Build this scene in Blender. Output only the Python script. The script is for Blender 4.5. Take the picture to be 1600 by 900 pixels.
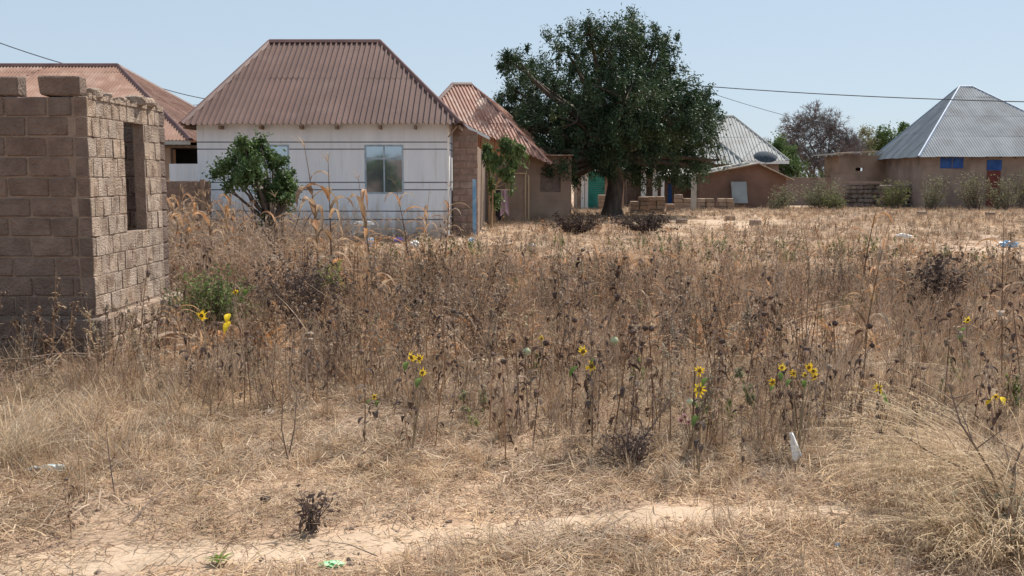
import bpy, math, random
import numpy as np
from mathutils import Matrix, Vector
random.seed(7); rng = np.random.default_rng(11)
R = math.radians
for o in list(bpy.data.objects): bpy.data.objects.remove(o)
sc = bpy.context.scene
COL = sc.collection
# ---------------------------------------------------------------- camera, sky, sun, exposure
EYE = 1.75; F = 1600.0; PITCH = math.atan(175/1600)
cam = bpy.data.objects.new('camera', bpy.data.cameras.new('camera')); COL.objects.link(cam)
cam.location = (0, 0, EYE); cam.rotation_euler = (math.pi/2 - PITCH, 0, 0)
cam.data.sensor_width = 36; cam.data.lens = 36; cam.data.clip_end = 3000; cam.data.clip_start = 0.05
sc.camera = cam
SUN_EL = R(52); SX, SY = 0.60, 0.80
w = bpy.data.worlds.new('World'); sc.world = w; w.use_nodes = True
nt = w.node_tree; bg = nt.nodes['Background']
sky = nt.nodes.new('ShaderNodeTexSky'); sky.sky_type = 'NISHITA'; sky.sun_disc = False
sky.sun_elevation = SUN_EL; sky.sun_rotation = math.atan2(SX, SY); sky.altitude = 1100
sky.air_density = 1.0; sky.dust_density = 1.5; sky.ozone_density = 2.5
hz = nt.nodes.new('ShaderNodeMix'); hz.data_type = 'RGBA'; hz.inputs[0].default_value = .76
nt.links.new(sky.outputs[0], hz.inputs[6]); hz.inputs[7].default_value = (5.1, 6.15, 7.2, 1)   # even dust veil over the whole sky
nt.links.new(hz.outputs[2], bg.inputs[0]); bg.inputs[1].default_value = 0.083
sl = bpy.data.lights.new('sun', 'SUN'); sl.energy = 4.6; sl.angle = R(0.5); sl.color = (1, 0.94, 0.85)
sun = bpy.data.objects.new('sun', sl); COL.objects.link(sun)
sd = Vector((SX*math.cos(SUN_EL), SY*math.cos(SUN_EL), math.sin(SUN_EL)))
sun.rotation_euler = sd.to_track_quat('Z', 'Y').to_euler(); sun.location = (20, 20, 40)
sc.view_settings.view_transform = 'Standard'; sc.view_settings.look = 'None'
sc.view_settings.exposure = 0.46; sc.view_settings.gamma = 1
# ---------------------------------------------------------------- maths helpers
CP, SP = math.cos(PITCH), math.sin(PITCH)
def ray(px, py):
    x = (px-800)/F; u = -(py-450)/F
    return (x, CP+u*SP, -SP+u*CP)
def P(px, py, Y):
    d = ray(px, py); k = Y/d[1]
    return Vector((d[0]*k, Y, EYE+d[2]*k))
def G(px, py):
    d = ray(px, py); k = -EYE/d[2]
    return Vector((d[0]*k, d[1]*k, 0))
def X(px, Y, py=290): return P(px, py, Y).x
def Z(py, Y): return P(800, py, Y).z
class VN:
    def __init__(s, seed, n=64):
        s.g = np.random.default_rng(seed).random((n, n)); s.n = n
    def __call__(s, x, y, sc_):
        x = np.asarray(x, float)*sc_; y = np.asarray(y, float)*sc_
        xi = np.floor(x).astype(int); yi = np.floor(y).astype(int); fx = x-xi; fy = y-yi
        fx = fx*fx*(3-2*fx); fy = fy*fy*(3-2*fy); n = s.n; g = s.g
        a = g[xi % n, yi % n]; b = g[(xi+1) % n, yi % n]; c = g[xi % n, (yi+1) % n]; d = g[(xi+1) % n, (yi+1) % n]
        return (a*(1-fx)+b*fx)*(1-fy)+(c*(1-fx)+d*fx)*fy
vn1, vn2, vn3 = VN(1), VN(2), VN(3)
def gz(x, y):
    x = np.asarray(x, float); y = np.asarray(y, float)
    a = 0.09*(vn1(x, y, .35)-.5)+0.045*(vn2(x, y, 1.3)-.5)+0.02*(vn3(x, y, 4)-.5)
    return a*np.clip((60-y)/40, 0, 1)
# ---------------------------------------------------------------- materials
def mat(name, c1, c2, scale=3, rough=.9, bump=.3, bscale=40, rand=0, transl=0, metal=0, stretch=(1, 1, 1), c3=None, s3=.6, spec=.25, lo=.35, hi=.65, t3=(.5, .68), objco=False, bdist=.02, splash=None):
    m = bpy.data.materials.new(name); m.use_nodes = True; t = m.node_tree; N = t.nodes; L = t.links
    b = N['Principled BSDF']; b.inputs['Roughness'].default_value = rough; b.inputs['Metallic'].default_value = metal
    b.inputs['Specular IOR Level'].default_value = spec
    if objco: src = N.new('ShaderNodeTexCoord').outputs['Object']
    else: src = N.new('ShaderNodeNewGeometry').outputs['Position']
    mp = N.new('ShaderNodeMapping'); mp.inputs['Scale'].default_value = stretch; L.new(src, mp.inputs[0])
    n1 = N.new('ShaderNodeTexNoise'); n1.inputs['Scale'].default_value = scale; n1.inputs['Detail'].default_value = 6; L.new(mp.outputs[0], n1.inputs[0])
    r = N.new('ShaderNodeValToRGB'); r.color_ramp.elements[0].position = lo; r.color_ramp.elements[1].position = hi
    r.color_ramp.elements[0].color = (*c1, 1); r.color_ramp.elements[1].color = (*c2, 1); L.new(n1.outputs[0], r.inputs[0])
    out = r.outputs[0]
    if c3:
        n3 = N.new('ShaderNodeTexNoise'); n3.inputs['Scale'].default_value = s3; n3.inputs['Detail'].default_value = 8; L.new(mp.outputs[0], n3.inputs[0])
        mr = N.new('ShaderNodeMapRange'); mr.inputs[1].default_value = t3[0]; mr.inputs[2].default_value = t3[1]; L.new(n3.outputs[0], mr.inputs[0])
        mx = N.new('ShaderNodeMix'); mx.data_type = 'RGBA'; L.new(mr.outputs[0], mx.inputs[0]); L.new(out, mx.inputs[6]); mx.inputs[7].default_value = (*c3, 1); out = mx.outputs[2]
    if splash:
        sx_ = N.new('ShaderNodeSeparateXYZ'); L.new(N.new('ShaderNodeNewGeometry').outputs['Position'], sx_.inputs[0]); ns = N.new('ShaderNodeTexNoise'); ns.inputs['Scale'].default_value = 2.2; ns.inputs['Detail'].default_value = 9
        L.new(mp.outputs[0], ns.inputs[0]); m1 = N.new('ShaderNodeMath'); m1.operation = 'MULTIPLY_ADD'; L.new(ns.outputs[0], m1.inputs[0]); m1.inputs[1].default_value = -2.2; L.new(sx_.outputs[2], m1.inputs[2])
        m2 = N.new('ShaderNodeMapRange'); m2.inputs[1].default_value = -.9; m2.inputs[2].default_value = -.2; m2.inputs[3].default_value = .85; m2.inputs[4].default_value = 0; L.new(m1.outputs[0], m2.inputs[0])
        mx = N.new('ShaderNodeMix'); mx.data_type = 'RGBA'; L.new(m2.outputs[0], mx.inputs[0]); L.new(out, mx.inputs[6]); mx.inputs[7].default_value = (*splash, 1); out = mx.outputs[2]
    if rand:
        oi = N.new('ShaderNodeObjectInfo'); mr = N.new('ShaderNodeMapRange'); mr.inputs[3].default_value = 1-rand; mr.inputs[4].default_value = 1+rand
        L.new(oi.outputs['Random'], mr.inputs[0]); hs = N.new('ShaderNodeHueSaturation'); L.new(mr.outputs[0], hs.inputs['Value'])
        mr2 = N.new('ShaderNodeMapRange'); mr2.inputs[3].default_value = 1+rand*.6; mr2.inputs[4].default_value = 1-rand*.6
        ml = N.new('ShaderNodeMath'); ml.operation = 'MULTIPLY'; ml.inputs[1].default_value = 7.31; fr = N.new('ShaderNodeMath'); fr.operation = 'FRACT'
        L.new(oi.outputs['Random'], ml.inputs[0]); L.new(ml.outputs[0], fr.inputs[0]); L.new(fr.outputs[0], mr2.inputs[0]); L.new(mr2.outputs[0], hs.inputs['Saturation'])
        L.new(out, hs.inputs['Color']); out = hs.outputs[0]
    L.new(out, b.inputs['Base Color'])
    if bump:
        nb = N.new('ShaderNodeTexNoise'); nb.inputs['Scale'].default_value = bscale; nb.inputs['Detail'].default_value = 5; L.new(mp.outputs[0], nb.inputs[0])
        bp = N.new('ShaderNodeBump'); bp.inputs['Strength'].default_value = bump; bp.inputs['Distance'].default_value = bdist; L.new(nb.outputs[0], bp.inputs['Height']); L.new(bp.outputs[0], b.inputs['Normal'])
    if transl:
        tr = N.new('ShaderNodeBsdfTranslucent'); L.new(out, tr.inputs[0]); ms = N.new('ShaderNodeMixShader'); ms.inputs[0].default_value = transl
        L.new(b.outputs[0], ms.inputs[1]); L.new(tr.outputs[0], ms.inputs[2]); L.new(ms.outputs[0], N['Material Output'].inputs[0])
    return m
soil = mat('soil', (.42, .285, .19), (.54, .39, .27), 1.7, bump=.8, bscale=22, c3=(.29, .20, .145), s3=.55, t3=(.48, .66), bdist=.03)
sand = mat('path_sand', (.43, .315, .22), (.52, .39, .28), 3, bump=.5, bscale=35)
straw = mat('straw', (.47, .35, .235), (.62, .48, .335), 5, bump=0, rand=.35, transl=.25)
plume_m = mat('dry_grass_plume', (.28, .20, .15), (.46, .35, .26), 5, bump=0, rand=.3, transl=.3)
straw_pale = mat('straw_pale', (.50, .38, .25), (.65, .51, .35), 5, bump=0, rand=.1, transl=.3)
straw_brown = mat('straw_brown', (.26, .17, .115), (.41, .285, .20), 5, bump=0, rand=.35, transl=.25)
weed_stem = mat('weed_stem', (.21, .13, .085), (.33, .215, .145), 5, bump=0, rand=.35, transl=.1)
weed_leaf = mat('weed_leaf', (.24, .165, .115), (.42, .31, .22), 5, bump=0, rand=.4, transl=.3)
weed_grey = mat('weed_grey', (.24, .20, .145), (.38, .32, .23), 5, bump=0, rand=.3, transl=.3)
weed_dark = mat('weed_dark', (.075, .050, .042), (.15, .10, .08), 6, bump=0, rand=.35, transl=.15)
maize_m = mat('maize_leaf', (.29, .19, .125), (.48, .35, .235), 6, bump=0, rand=.3, transl=.35)
maize_o = mat('maize_leaf_orange', (.34, .17, .085), (.52, .31, .17), 6, bump=0, rand=.25, transl=.35)
maize_d = mat('maize_dark', (.12, .07, .05), (.22, .14, .10), 6, bump=0, rand=.2, transl=.2)
green_w = mat('weed_green', (.13, .17, .05), (.26, .28, .10), 6, bump=0, rand=.3, transl=.35)
green_l = mat('sunflower_leaf_green', (.11, .17, .035), (.20, .28, .07), 14, bump=0, rand=.2, transl=.4)
petal_m = mat('petal_yellow', (.85, .55, .02), (.95, .72, .05), 20, bump=0, transl=.35)
disk_m = mat('flower_disk', (.12, .07, .02), (.25, .15, .04), 60, bump=.5, bscale=300)
pale_m = mat('pale_bud', (.36, .38, .22), (.50, .50, .32), 20, bump=.2)
pink_m = mat('petal_pink', (.50, .18, .28), (.70, .35, .45), 20, bump=0, transl=.3)
block_m = mat('mud_block_shade_tone', (.17, .12, .096), (.235, .17, .137), 7, bump=1, bscale=38, bdist=.035, rand=.12, c3=(.145, .10, .082), s3=3, t3=(.52, .7))  # shade of the front faces is put into this darker block colour
mortar_m = mat('mortar', (.22, .16, .125), (.30, .225, .178), 9, bump=1, bscale=45, c3=(.27, .19, .14), s3=2.5)
rubble_m = mat('rough_render_lit_tone', (.37, .28, .215), (.50, .385, .30), 7, bump=1, bscale=55, bdist=.035, rand=.15, c3=(.28, .20, .15), s3=8, t3=(.5, .62))  # smeared render on the same blocks, with the side wall's sunlight painted in
rubble_j = mat('rough_render_joint', (.28, .20, .15), (.36, .26, .19), 14, bump=1, bscale=70)
plaster_w = mat('white_plaster', (.63, .66, .70), (.73, .755, .79), 1.2, bump=.35, bscale=60, stretch=(3, 3, .35), c3=(.50, .50, .50), s3=2.4, t3=(.54, .82), splash=(.38, .28, .21))
groove_m = mat('groove_paint', (.14, .14, .155), (.20, .20, .22), 4, bump=0)
white_m = mat('white_paint', (.72, .71, .68), (.80, .79, .76), 4, bump=.1)
roof_brown = mat('roof_brown_metal', (.135, .078, .065), (.17, .10, .083), .8, rough=.6, bump=.15, bscale=15, spec=.3, rand=.05, c3=(.19, .118, .10), s3=1.4, t3=(.52, .75))
roof_cap = mat('roof_cap_dark', (.11, .055, .05), (.16, .085, .075), 2, rough=.55, bump=.1)
roof_orange = mat('roof_orange_metal', (.27, .15, .11), (.35, .205, .15), 1.0, rough=.65, bump=.2, spec=.25, rand=.08, c3=(.46, .31, .24), s3=1.8, t3=(.5, .75))
roof_red = mat('roof_red_metal', (.33, .16, .115), (.44, .24, .175), 1.2, rough=.65, bump=.2, spec=.25, rand=.08, c3=(.64, .48, .38), s3=1.8, t3=(.5, .72))
roof_grey = mat('roof_grey_metal', (.24, .25, .245), (.32, .33, .325), 1.0, rough=.65, metal=.0, bump=.2, spec=.3, rand=.07, c3=(.20, .19, .18), s3=.9, t3=(.52, .75))
roof_blue = mat('roof_bluegrey_metal', (.20, .22, .24), (.27, .29, .31), 1.0, rough=.65, metal=.0, bump=.2, spec=.3, rand=.08, c3=(.17, .17, .175), s3=.9, t3=(.52, .75))
tin_m = mat('pale_tin', (.34, .33, .30), (.45, .43, .40), 1.5, rough=.6, metal=.0, bump=.2, rand=.1, c3=(.40, .30, .22), s3=1.2)
cap_blue = mat('cap_blue_metal', (.16, .21, .30), (.24, .30, .40), 2, rough=.5, bump=.1)
wood_m = mat('old_timber', (.16, .11, .08), (.26, .18, .13), 6, bump=.4, stretch=(1, 1, .2))
wood_l = mat('pale_timber', (.38, .27, .17), (.48, .35, .23), 6, bump=.4, stretch=(1, 1, .2))
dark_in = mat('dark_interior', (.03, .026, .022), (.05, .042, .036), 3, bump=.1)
mud_m = mat('mud_plaster', (.30, .20, .145), (.37, .26, .19), 1.1, bump=.5, bscale=25, c3=(.24, .165, .12), s3=.8)
mudred_m = mat('red_mud_plaster', (.20, .115, .085), (.26, .155, .115), 1.1, bump=.5, bscale=25, c3=(.16, .10, .075), s3=.9)
mudpink_m = mat('brown_block_wall', (.25, .185, .15), (.31, .235, .19), 1.6, bump=.5, bscale=12, c3=(.20, .145, .12), s3=1.0)
pipe_blue = mat('blue_paint', (.12, .26, .42), (.18, .35, .52), 3, bump=.1, rough=.5, c3=(.32, .42, .5), s3=4)
shut_blue = mat('shutter_blue', (.03, .075, .24), (.045, .11, .32), 3, bump=.1)
door_red = mat('door_red', (.13, .035, .03), (.18, .055, .045), 3, bump=.1)
teal_m = mat('teal_metal', (.02, .22, .19), (.03, .30, .26), 3, rough=.45, bump=.1)
frame_m = mat('window_frame_paint', (.24, .31, .36), (.36, .43, .48), 6, bump=.1, rough=.5)
conc_m = mat('concrete', (.34, .33, .30), (.42, .40, .37), 4, bump=.4)
bark = mat('bark', (.075, .055, .045), (.13, .10, .08), 6, bump=.9, bscale=20, stretch=(1, 1, .3))
twig_m = mat('twig', (.13, .095, .08), (.20, .15, .125), 3, bump=0)
twig_purple = mat('bare_twig', (.15, .12, .115), (.235, .19, .175), 3, bump=0)
neem_l = mat('neem_leaf', (.020, .048, .022), (.060, .098, .040), .9, rough=.55, bump=0, transl=.22, c3=(.10, .125, .045), s3=.45, t3=(.58, .74), spec=.35)
shrub_l = mat('shrub_leaf', (.05, .09, .03), (.12, .18, .06), 3, rough=.6, bump=0, transl=.28, spec=.3)
papaya_l = mat('papaya_leaf', (.09, .14, .05), (.16, .22, .085), 3, rough=.6, bump=0, transl=.3)
far_green = mat('far_leaf', (.06, .11, .035), (.12, .17, .055), 1, rough=.7, bump=0, transl=.3)
pale_bush = mat('dusty_leaf', (.17, .17, .10), (.27, .26, .16), 2, rough=.8, bump=0, transl=.3)
olive_bush = mat('olive_leaf', (.12, .135, .055), (.20, .21, .09), 2, rough=.8, bump=0, transl=.3)
cloth_p = mat('lilac_cloth', (.33, .24, .30), (.45, .35, .42), 8, bump=.2)
cloth_d = mat('dark_cloth', (.02, .02, .03), (.04, .04, .055), 8, bump=.2)
plastic_w = mat('white_plastic', (.72, .72, .70), (.82, .82, .80), 10, rough=.35, bump=.3)
plastic_c = mat('clear_crumpled_plastic', (.38, .48, .48), (.75, .80, .80), 60, rough=.15, bump=.6, spec=.6)
plastic_g = mat('green_plastic', (.12, .42, .12), (.45, .75, .45), 25, rough=.3, bump=.3)
plastic_b = mat('blue_plastic', (.25, .45, .65), (.45, .62, .78), 20, rough=.3, bump=.3)
plastic_v = mat('violet_plastic', (.38, .22, .62), (.5, .32, .75), 20, rough=.3, bump=.3)
tan_p = mat('tan_plastic', (.65, .5, .33), (.75, .6, .42), 20, rough=.5, bump=.3)
wire_m = mat('wire', (.05, .05, .055), (.08, .08, .085), 3, bump=0)
hill_m = mat('hill_scrub', (.20, .15, .10), (.30, .22, .15), .03, bump=0)
glass = bpy.data.materials.new('tinted_glass'); glass.use_nodes = True
_b = glass.node_tree.nodes['Principled BSDF']; _b.inputs['Base Color'].default_value = (.42, .47, .52, 1); _b.inputs['Metallic'].default_value = .85; _b.inputs['Roughness'].default_value = .06
_n = glass.node_tree.nodes.new('ShaderNodeTexNoise'); _n.inputs['Scale'].default_value = 1.5; _bp = glass.node_tree.nodes.new('ShaderNodeBump'); _bp.inputs['Strength'].default_value = .05
glass.node_tree.links.new(_n.outputs[0], _bp.inputs['Height']); glass.node_tree.links.new(_bp.outputs[0], _b.inputs['Normal'])
# ---------------------------------------------------------------- object helpers
W = {}
def _par(o, parent, Mw=None):
    Mw = Mw or Matrix.Identity(4)
    if parent is not None:
        o.parent = parent; o.matrix_parent_inverse = W[parent.name].inverted()
    o.matrix_basis = Mw; W[o.name] = Mw.copy()
def tag(o, label=None, cat=None, group=None, kind=None):
    if label: o['label'] = label
    if cat: o['category'] = cat
    if group: o['group'] = group
    if kind: o['kind'] = kind
    return o
def thing(name, label, cat, loc=(0, 0, 0), group=None):
    o = bpy.data.objects.new(name, None); COL.objects.link(o); o.empty_display_size = .2
    _par(o, None, Matrix.Translation(Vector(loc))); return tag(o, label, cat, group)
class M:
    def __init__(s): s.v = []; s.f = []; s.m = []
    def face(s, pts, mi=0):
        k = len(s.v); s.v += [tuple(p) for p in pts]; s.f.append(tuple(range(k, k+len(pts)))); s.m.append(mi)
    def hexa(s, p, mi=0):
        k = len(s.v); s.v += [tuple(q) for q in p]
        for f in ((0, 3, 2, 1), (4, 5, 6, 7), (0, 1, 5, 4), (1, 2, 6, 5), (2, 3, 7, 6), (3, 0, 4, 7)):
            s.f.append(tuple(k+i for i in f)); s.m.append(mi)
    def box(s, x0, x1, y0, y1, z0, z1, mi=0):
        s.hexa([(x0, y0, z0), (x1, y0, z0), (x1, y1, z0), (x0, y1, z0), (x0, y0, z1), (x1, y0, z1), (x1, y1, z1), (x0, y1, z1)], mi); return s
    def tube(s, pts, rad, n=5, mi=0, cap=True):
        pts = [Vector(p) for p in pts]; k0 = len(s.v); prev = None
        for i, p in enumerate(pts):
            d = (pts[min(i+1, len(pts)-1)]-pts[max(i-1, 0)]).normalized() if len(pts) > 1 else Vector((0, 0, 1))
            a = d.cross(Vector((0, 1, 0)) if abs(d.y) < .9 else Vector((1, 0, 0))).normalized(); b = d.cross(a)
            r = rad[i] if isinstance(rad, (list, tuple)) else rad
            for j in range(n):
                t = 2*math.pi*j/n; s.v.append(tuple(p+a*(math.cos(t)*r)+b*(math.sin(t)*r)))
        for i in range(len(pts)-1):
            for j in range(n):
                s.f.append((k0+i*n+j, k0+i*n+(j+1) % n, k0+(i+1)*n+(j+1) % n, k0+(i+1)*n+j)); s.m.append(mi)
        if cap:
            s.f.append(tuple(k0+j for j in range(n))); s.f.append(tuple(k0+(len(pts)-1)*n+j for j in reversed(range(n)))); s.m += [mi, mi]
        return s
    def ribbon(s, pts, wid, side, mi=0, fold=0):
        side = Vector(side).normalized(); k = len(s.v); n = len(pts)
        for p, w_ in zip(pts, wid):
            s.v.append(tuple(Vector(p)-side*w_/2)); s.v.append(tuple(Vector(p)+side*w_/2))
        for i in range(n-1):
            s.f.append((k+2*i, k+2*i+1, k+2*i+3, k+2*i+2)); s.m.append(mi)
        return s
    def add(s, o, mi=0):
        k = len(s.v); s.v += o.v; s.f += [tuple(i+k for i in f) for f in o.f]; s.m += [m_+mi for m_ in o.m]; return s
    def mesh(s, name, mats, smooth=False):
        me = bpy.data.meshes.new(name); me.from_pydata(s.v, [], s.f)
        for m_ in (mats if isinstance(mats, (list, tuple)) else [mats]): me.materials.append(m_)
        if any(s.m): me.polygons.foreach_set('material_index', s.m)
        if smooth: me.polygons.foreach_set('use_smooth', [True]*len(me.polygons))
        me.update(); return me
    def build(s, name, mats, parent=None, smooth=False, label=None, kind=None):
        return link(name, s.mesh(name, mats, smooth), parent, label=label, kind=kind)
def link(name, me, parent=None, Mw=None, label=None, kind=None):
    o = bpy.data.objects.new(name, me); COL.objects.link(o); _par(o, parent, Mw); return tag(o, label, None, None, kind)
def npmesh(name, V, Fq, mats, smooth=False):
    me = bpy.data.meshes.new(name); V = np.asarray(V, 'f'); Fq = np.asarray(Fq, 'i'); n, k = Fq.shape
    me.vertices.add(len(V)); me.vertices.foreach_set('co', V.ravel()); me.loops.add(n*k); me.loops.foreach_set('vertex_index', Fq.ravel())
    me.polygons.add(n); me.polygons.foreach_set('loop_start', np.arange(n, dtype='i')*k); me.polygons.foreach_set('loop_total', np.full(n, k, 'i'))
    for m_ in (mats if isinstance(mats, (list, tuple)) else [mats]): me.materials.append(m_)
    if smooth: me.polygons.foreach_set('use_smooth', np.ones(n, bool))
    me.update(calc_edges=True); me.validate(); return me
def copy_tree(src, Mw, label=None, group=None):
    c = src.copy(); COL.objects.link(c); c.matrix_basis = Mw; W[c.name] = Mw
    if label: c['label'] = label
    if group: c['group'] = group
    def rec(a, b):
        for ch in a.children:
            d = ch.copy(); COL.objects.link(d); d.parent = b; rec(ch, d)
    rec(src, c); return c
def TR(x, y, z, rz=0, s=1, tx=0, ty=0):
    return Matrix.Translation((x, y, z)) @ Matrix.Rotation(tx, 4, 'X') @ Matrix.Rotation(ty, 4, 'Y') @ Matrix.Rotation(rz, 4, 'Z') @ Matrix.Scale(s, 4)
# ---------------------------------------------------------------- the ground
def spaced(a, b, fine0, fine1, df, grow=1.12):
    c = list(np.arange(fine0, fine1+1e-6, df)); s = df
    while c[-1] < b: s *= grow; c.append(c[-1]+s)
    s = df; lo = []
    p = fine0
    while p > a: s *= grow; p -= s; lo.append(p)
    return np.array(lo[::-1]+c)
xs = spaced(-900, 900, -5.5, 5.5, .07, 1.07); ys = spaced(-700, 1500, 3, 12, .07, 1.06)
gx, gy = np.meshgrid(xs, ys); nx, ny = len(xs), len(ys)
i_ = np.arange(nx*ny).reshape(ny, nx)
fq = np.stack([i_[:-1, :-1], i_[:-1, 1:], i_[1:, 1:], i_[1:, :-1]], -1).reshape(-1, 4)
tag(link('ground', npmesh('ground', np.stack([gx, gy, gz(gx, gy)], -1).reshape(-1, 3), fq, soil, True)), kind='structure')
def patch(name, line, half, mt, lift=.008, n=120, seed=1):
    """irregular strip of sand lying on the soil"""
    r = np.random.default_rng(seed); pts = [G(*q) for q in line]
    t = np.linspace(0, len(pts)-1, n); a = np.array([[p.x, p.y] for p in pts])
    cx = np.interp(t, range(len(pts)), a[:, 0]); cy = np.interp(t, range(len(pts)), a[:, 1]); hh = np.interp(t, range(len(pts)), half)
    m = 9; V = []
    for k in range(n):
        j0 = hh[k]*(1+.5*(vn2(cx[k], 3, 2.1)-.5)+.25*(r.random()-.5)); j1 = hh[k]*(1+.5*(vn3(cx[k], 9, 2.3)-.5)+.25*(r.random()-.5))
        for q in range(m):
            y = cy[k]-j0+(j0+j1)*q/(m-1); V.append((cx[k], y, float(gz(cx[k], y))+lift*(1 if 0 < q < m-1 else -.5)))
    ii = np.arange(n*m).reshape(n, m)
    f = np.stack([ii[:-1, :-1], ii[1:, :-1], ii[1:, 1:], ii[:-1, 1:]], -1).reshape(-1, 4)
    return tag(link(name, npmesh(name, V, f, mt, True)), kind='structure')
patch('path', [(-150, 897), (150, 880), (500, 855), (800, 822), (1050, 803), (1300, 795), (1500, 800), (1750, 800)], [.17, .17, .17, .17, .16, .16, .15, .14], sand, n=260)
patch('bare_soil', [(1010, 347), (1060, 345), (1120, 348), (1200, 346), (1260, 350), (1330, 357)], [.9, 2.6, 3.0, 2.6, 1.4, .6], sand, seed=3)
patch('footpath', [(1450, 378), (1500, 383), (1560, 391), (1640, 402), (1760, 415)], [.3, .5, .7, .7, .7], sand, seed=5)
patch('bare_soil', [(700, 358), (760, 362), (820, 358)], [.2, .7, .3], sand, seed=6)
hv = M(); r_ = random.Random(5); prev = None
for k in range(41):
    x = -500+k*25; h = 1.5+4*math.exp(-((x+60)/110)**2)+3*math.exp(-((x-180)/90)**2)+r_.uniform(-.3, .3)
    row = [(x, -330, -1), (x, -390, h*.55), (x, -450, h), (x, -600, -1)]
    if prev:
        for a in range(3): hv.face([prev[a], row[a], row[a+1], prev[a+1]])
    prev = row
tag(hv.build('hills', hill_m), kind='structure')
# ---------------------------------------------------------------- blocks and walls
def block_mesh(name, lx, ly, lz, mt, seed, jit=.006, bev=.012):
    r = random.Random(seed); m = M(); hx, hy, hz = lx/2, ly/2, lz/2; idx = {}
    V = []
    for sx in (-1, 1):
        for sy in (-1, 1):
            for sz in (-1, 1):
                b = bev*r.uniform(.5, 1.6); j = [r.uniform(-jit, jit) for _ in range(3)]
                c = (sx*hx+j[0], sy*hy+j[1], sz*hz+j[2])
                for ax in range(3):
                    p = [c[0]-sx*b, c[1]-sy*b, c[2]-sz*b]; p[ax] = c[ax]; idx[(sx, sy, sz, ax)] = len(V); V.append(tuple(p))
    m.v = V; f = []
    for ax in range(3):
        o = [a for a in range(3) if a != ax]
        for s in (-1, 1):
            q = []
            for a, b in ((-1, -1), (1, -1), (1, 1), (-1, 1)):
                k = [0, 0, 0]; k[ax] = s; k[o[0]] = a; k[o[1]] = b; q.append(idx[(*k, ax)])
            f.append(tuple(q) if (s > 0) != (ax == 1) else tuple(reversed(q)))
        for a in (-1, 1):
            for b in (-1, 1):
                k0 = [0, 0, 0]; k1 = [0, 0, 0]; k0[ax] = -1; k1[ax] = 1; k0[o[0]] = k1[o[0]] = a; k0[o[1]] = k1[o[1]] = b
                f.append((idx[(*k0, o[0])], idx[(*k1, o[0])], idx[(*k1, o[1])], idx[(*k0, o[1])]))
    for sx in (-1, 1):
        for sy in (-1, 1):
            for sz in (-1, 1): f.append(tuple(idx[(sx, sy, sz, a)] for a in range(3)))
    m.f = f; m.m = [0]*len(f); me = m.mesh(name, mt)
    import bmesh
    bm = bmesh.new(); bm.from_mesh(me); bmesh.ops.recalc_face_normals(bm, faces=bm.faces); bm.to_mesh(me); bm.free(); return me
CACHE = {}
def get_block(lx, ly, lz, mt, v, jit=.006, bev=.012):
    k = (round(lx, 2), ly, lz, mt.name, v, jit)
    if k not in CACHE:
        CACHE[k] = block_mesh('brick', round(lx, 2), ly, lz, mt, hash((round(lx*100), v)) % 999, jit, bev)
        if mt is rubble_m and bev < .006:   # sunlit tone painted on the rendered outer face, shaded block tone on the ends
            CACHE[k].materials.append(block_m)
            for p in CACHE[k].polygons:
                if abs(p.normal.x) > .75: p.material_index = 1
    return CACHE[k]
def block_wall(parent, axis, a0, a1, c, z0, ch, n, L, th, mt, holes=(), gap=.014, nm='brick', rnd=None, face=1, proud=.006, jit=.006, bev=.012):
    """courses of blocks along X (axis 0) or Y (axis 1); c = centre plane; holes = (a0,a1,z0,z1)"""
    r = rnd or random.Random(3)
    for k in range(n):
        zc = z0+ch*(k+.5); off = (k % 2)*L/2+r.uniform(-.03, .03)*L; a = a0-off
        while a < a1-.02:
            s, e = max(a, a0), min(a+L, a1); segs = [(s, e)]
            for h in holes:
                if h[2]-.02 < zc < h[3]+.02:
                    ns = []
                    for (p, q) in segs:
                        if q <= h[0] or p >= h[1]: ns.append((p, q)); continue
                        if p < h[0]: ns.append((p, h[0]))
                        if q > h[1]: ns.append((h[1], q))
                    segs = ns
            for (p, q) in segs:
                if q-p < .05: continue
                me = get_block(q-p-gap, th, ch-gap, mt, r.randint(0, 3), jit, bev)
                cc = (p+q)/2; d = r.uniform(-proud, proud)
                loc = (cc, c+d, zc) if axis == 0 else (c+d, cc, zc)
                Mw = Matrix.Translation(loc) @ Matrix.Rotation((math.pi/2 if axis else 0)+r.uniform(-.008, .008), 4, 'Z')
                if r.random() < .5: Mw = Mw @ Matrix.Rotation(math.pi, 4, 'Z')
                link(nm, me, parent, Mw)
            a += L
def core_wall(m, axis, a0, a1, c0, c1, z0, z1, holes=()):
    def bx(p, q, za, zb):
        if q-p > 1e-3 and zb-za > 1e-3:
            m.box(p, q, c0, c1, za, zb) if axis == 0 else m.box(c0, c1, p, q, za, zb)
    a = a0
    for h in sorted(holes):
        bx(a, h[0], z0, z1); bx(h[0], h[1], z0, h[2]); bx(h[0], h[1], h[3], z1); a = h[1]
    bx(a, a1, z0, z1)
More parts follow.
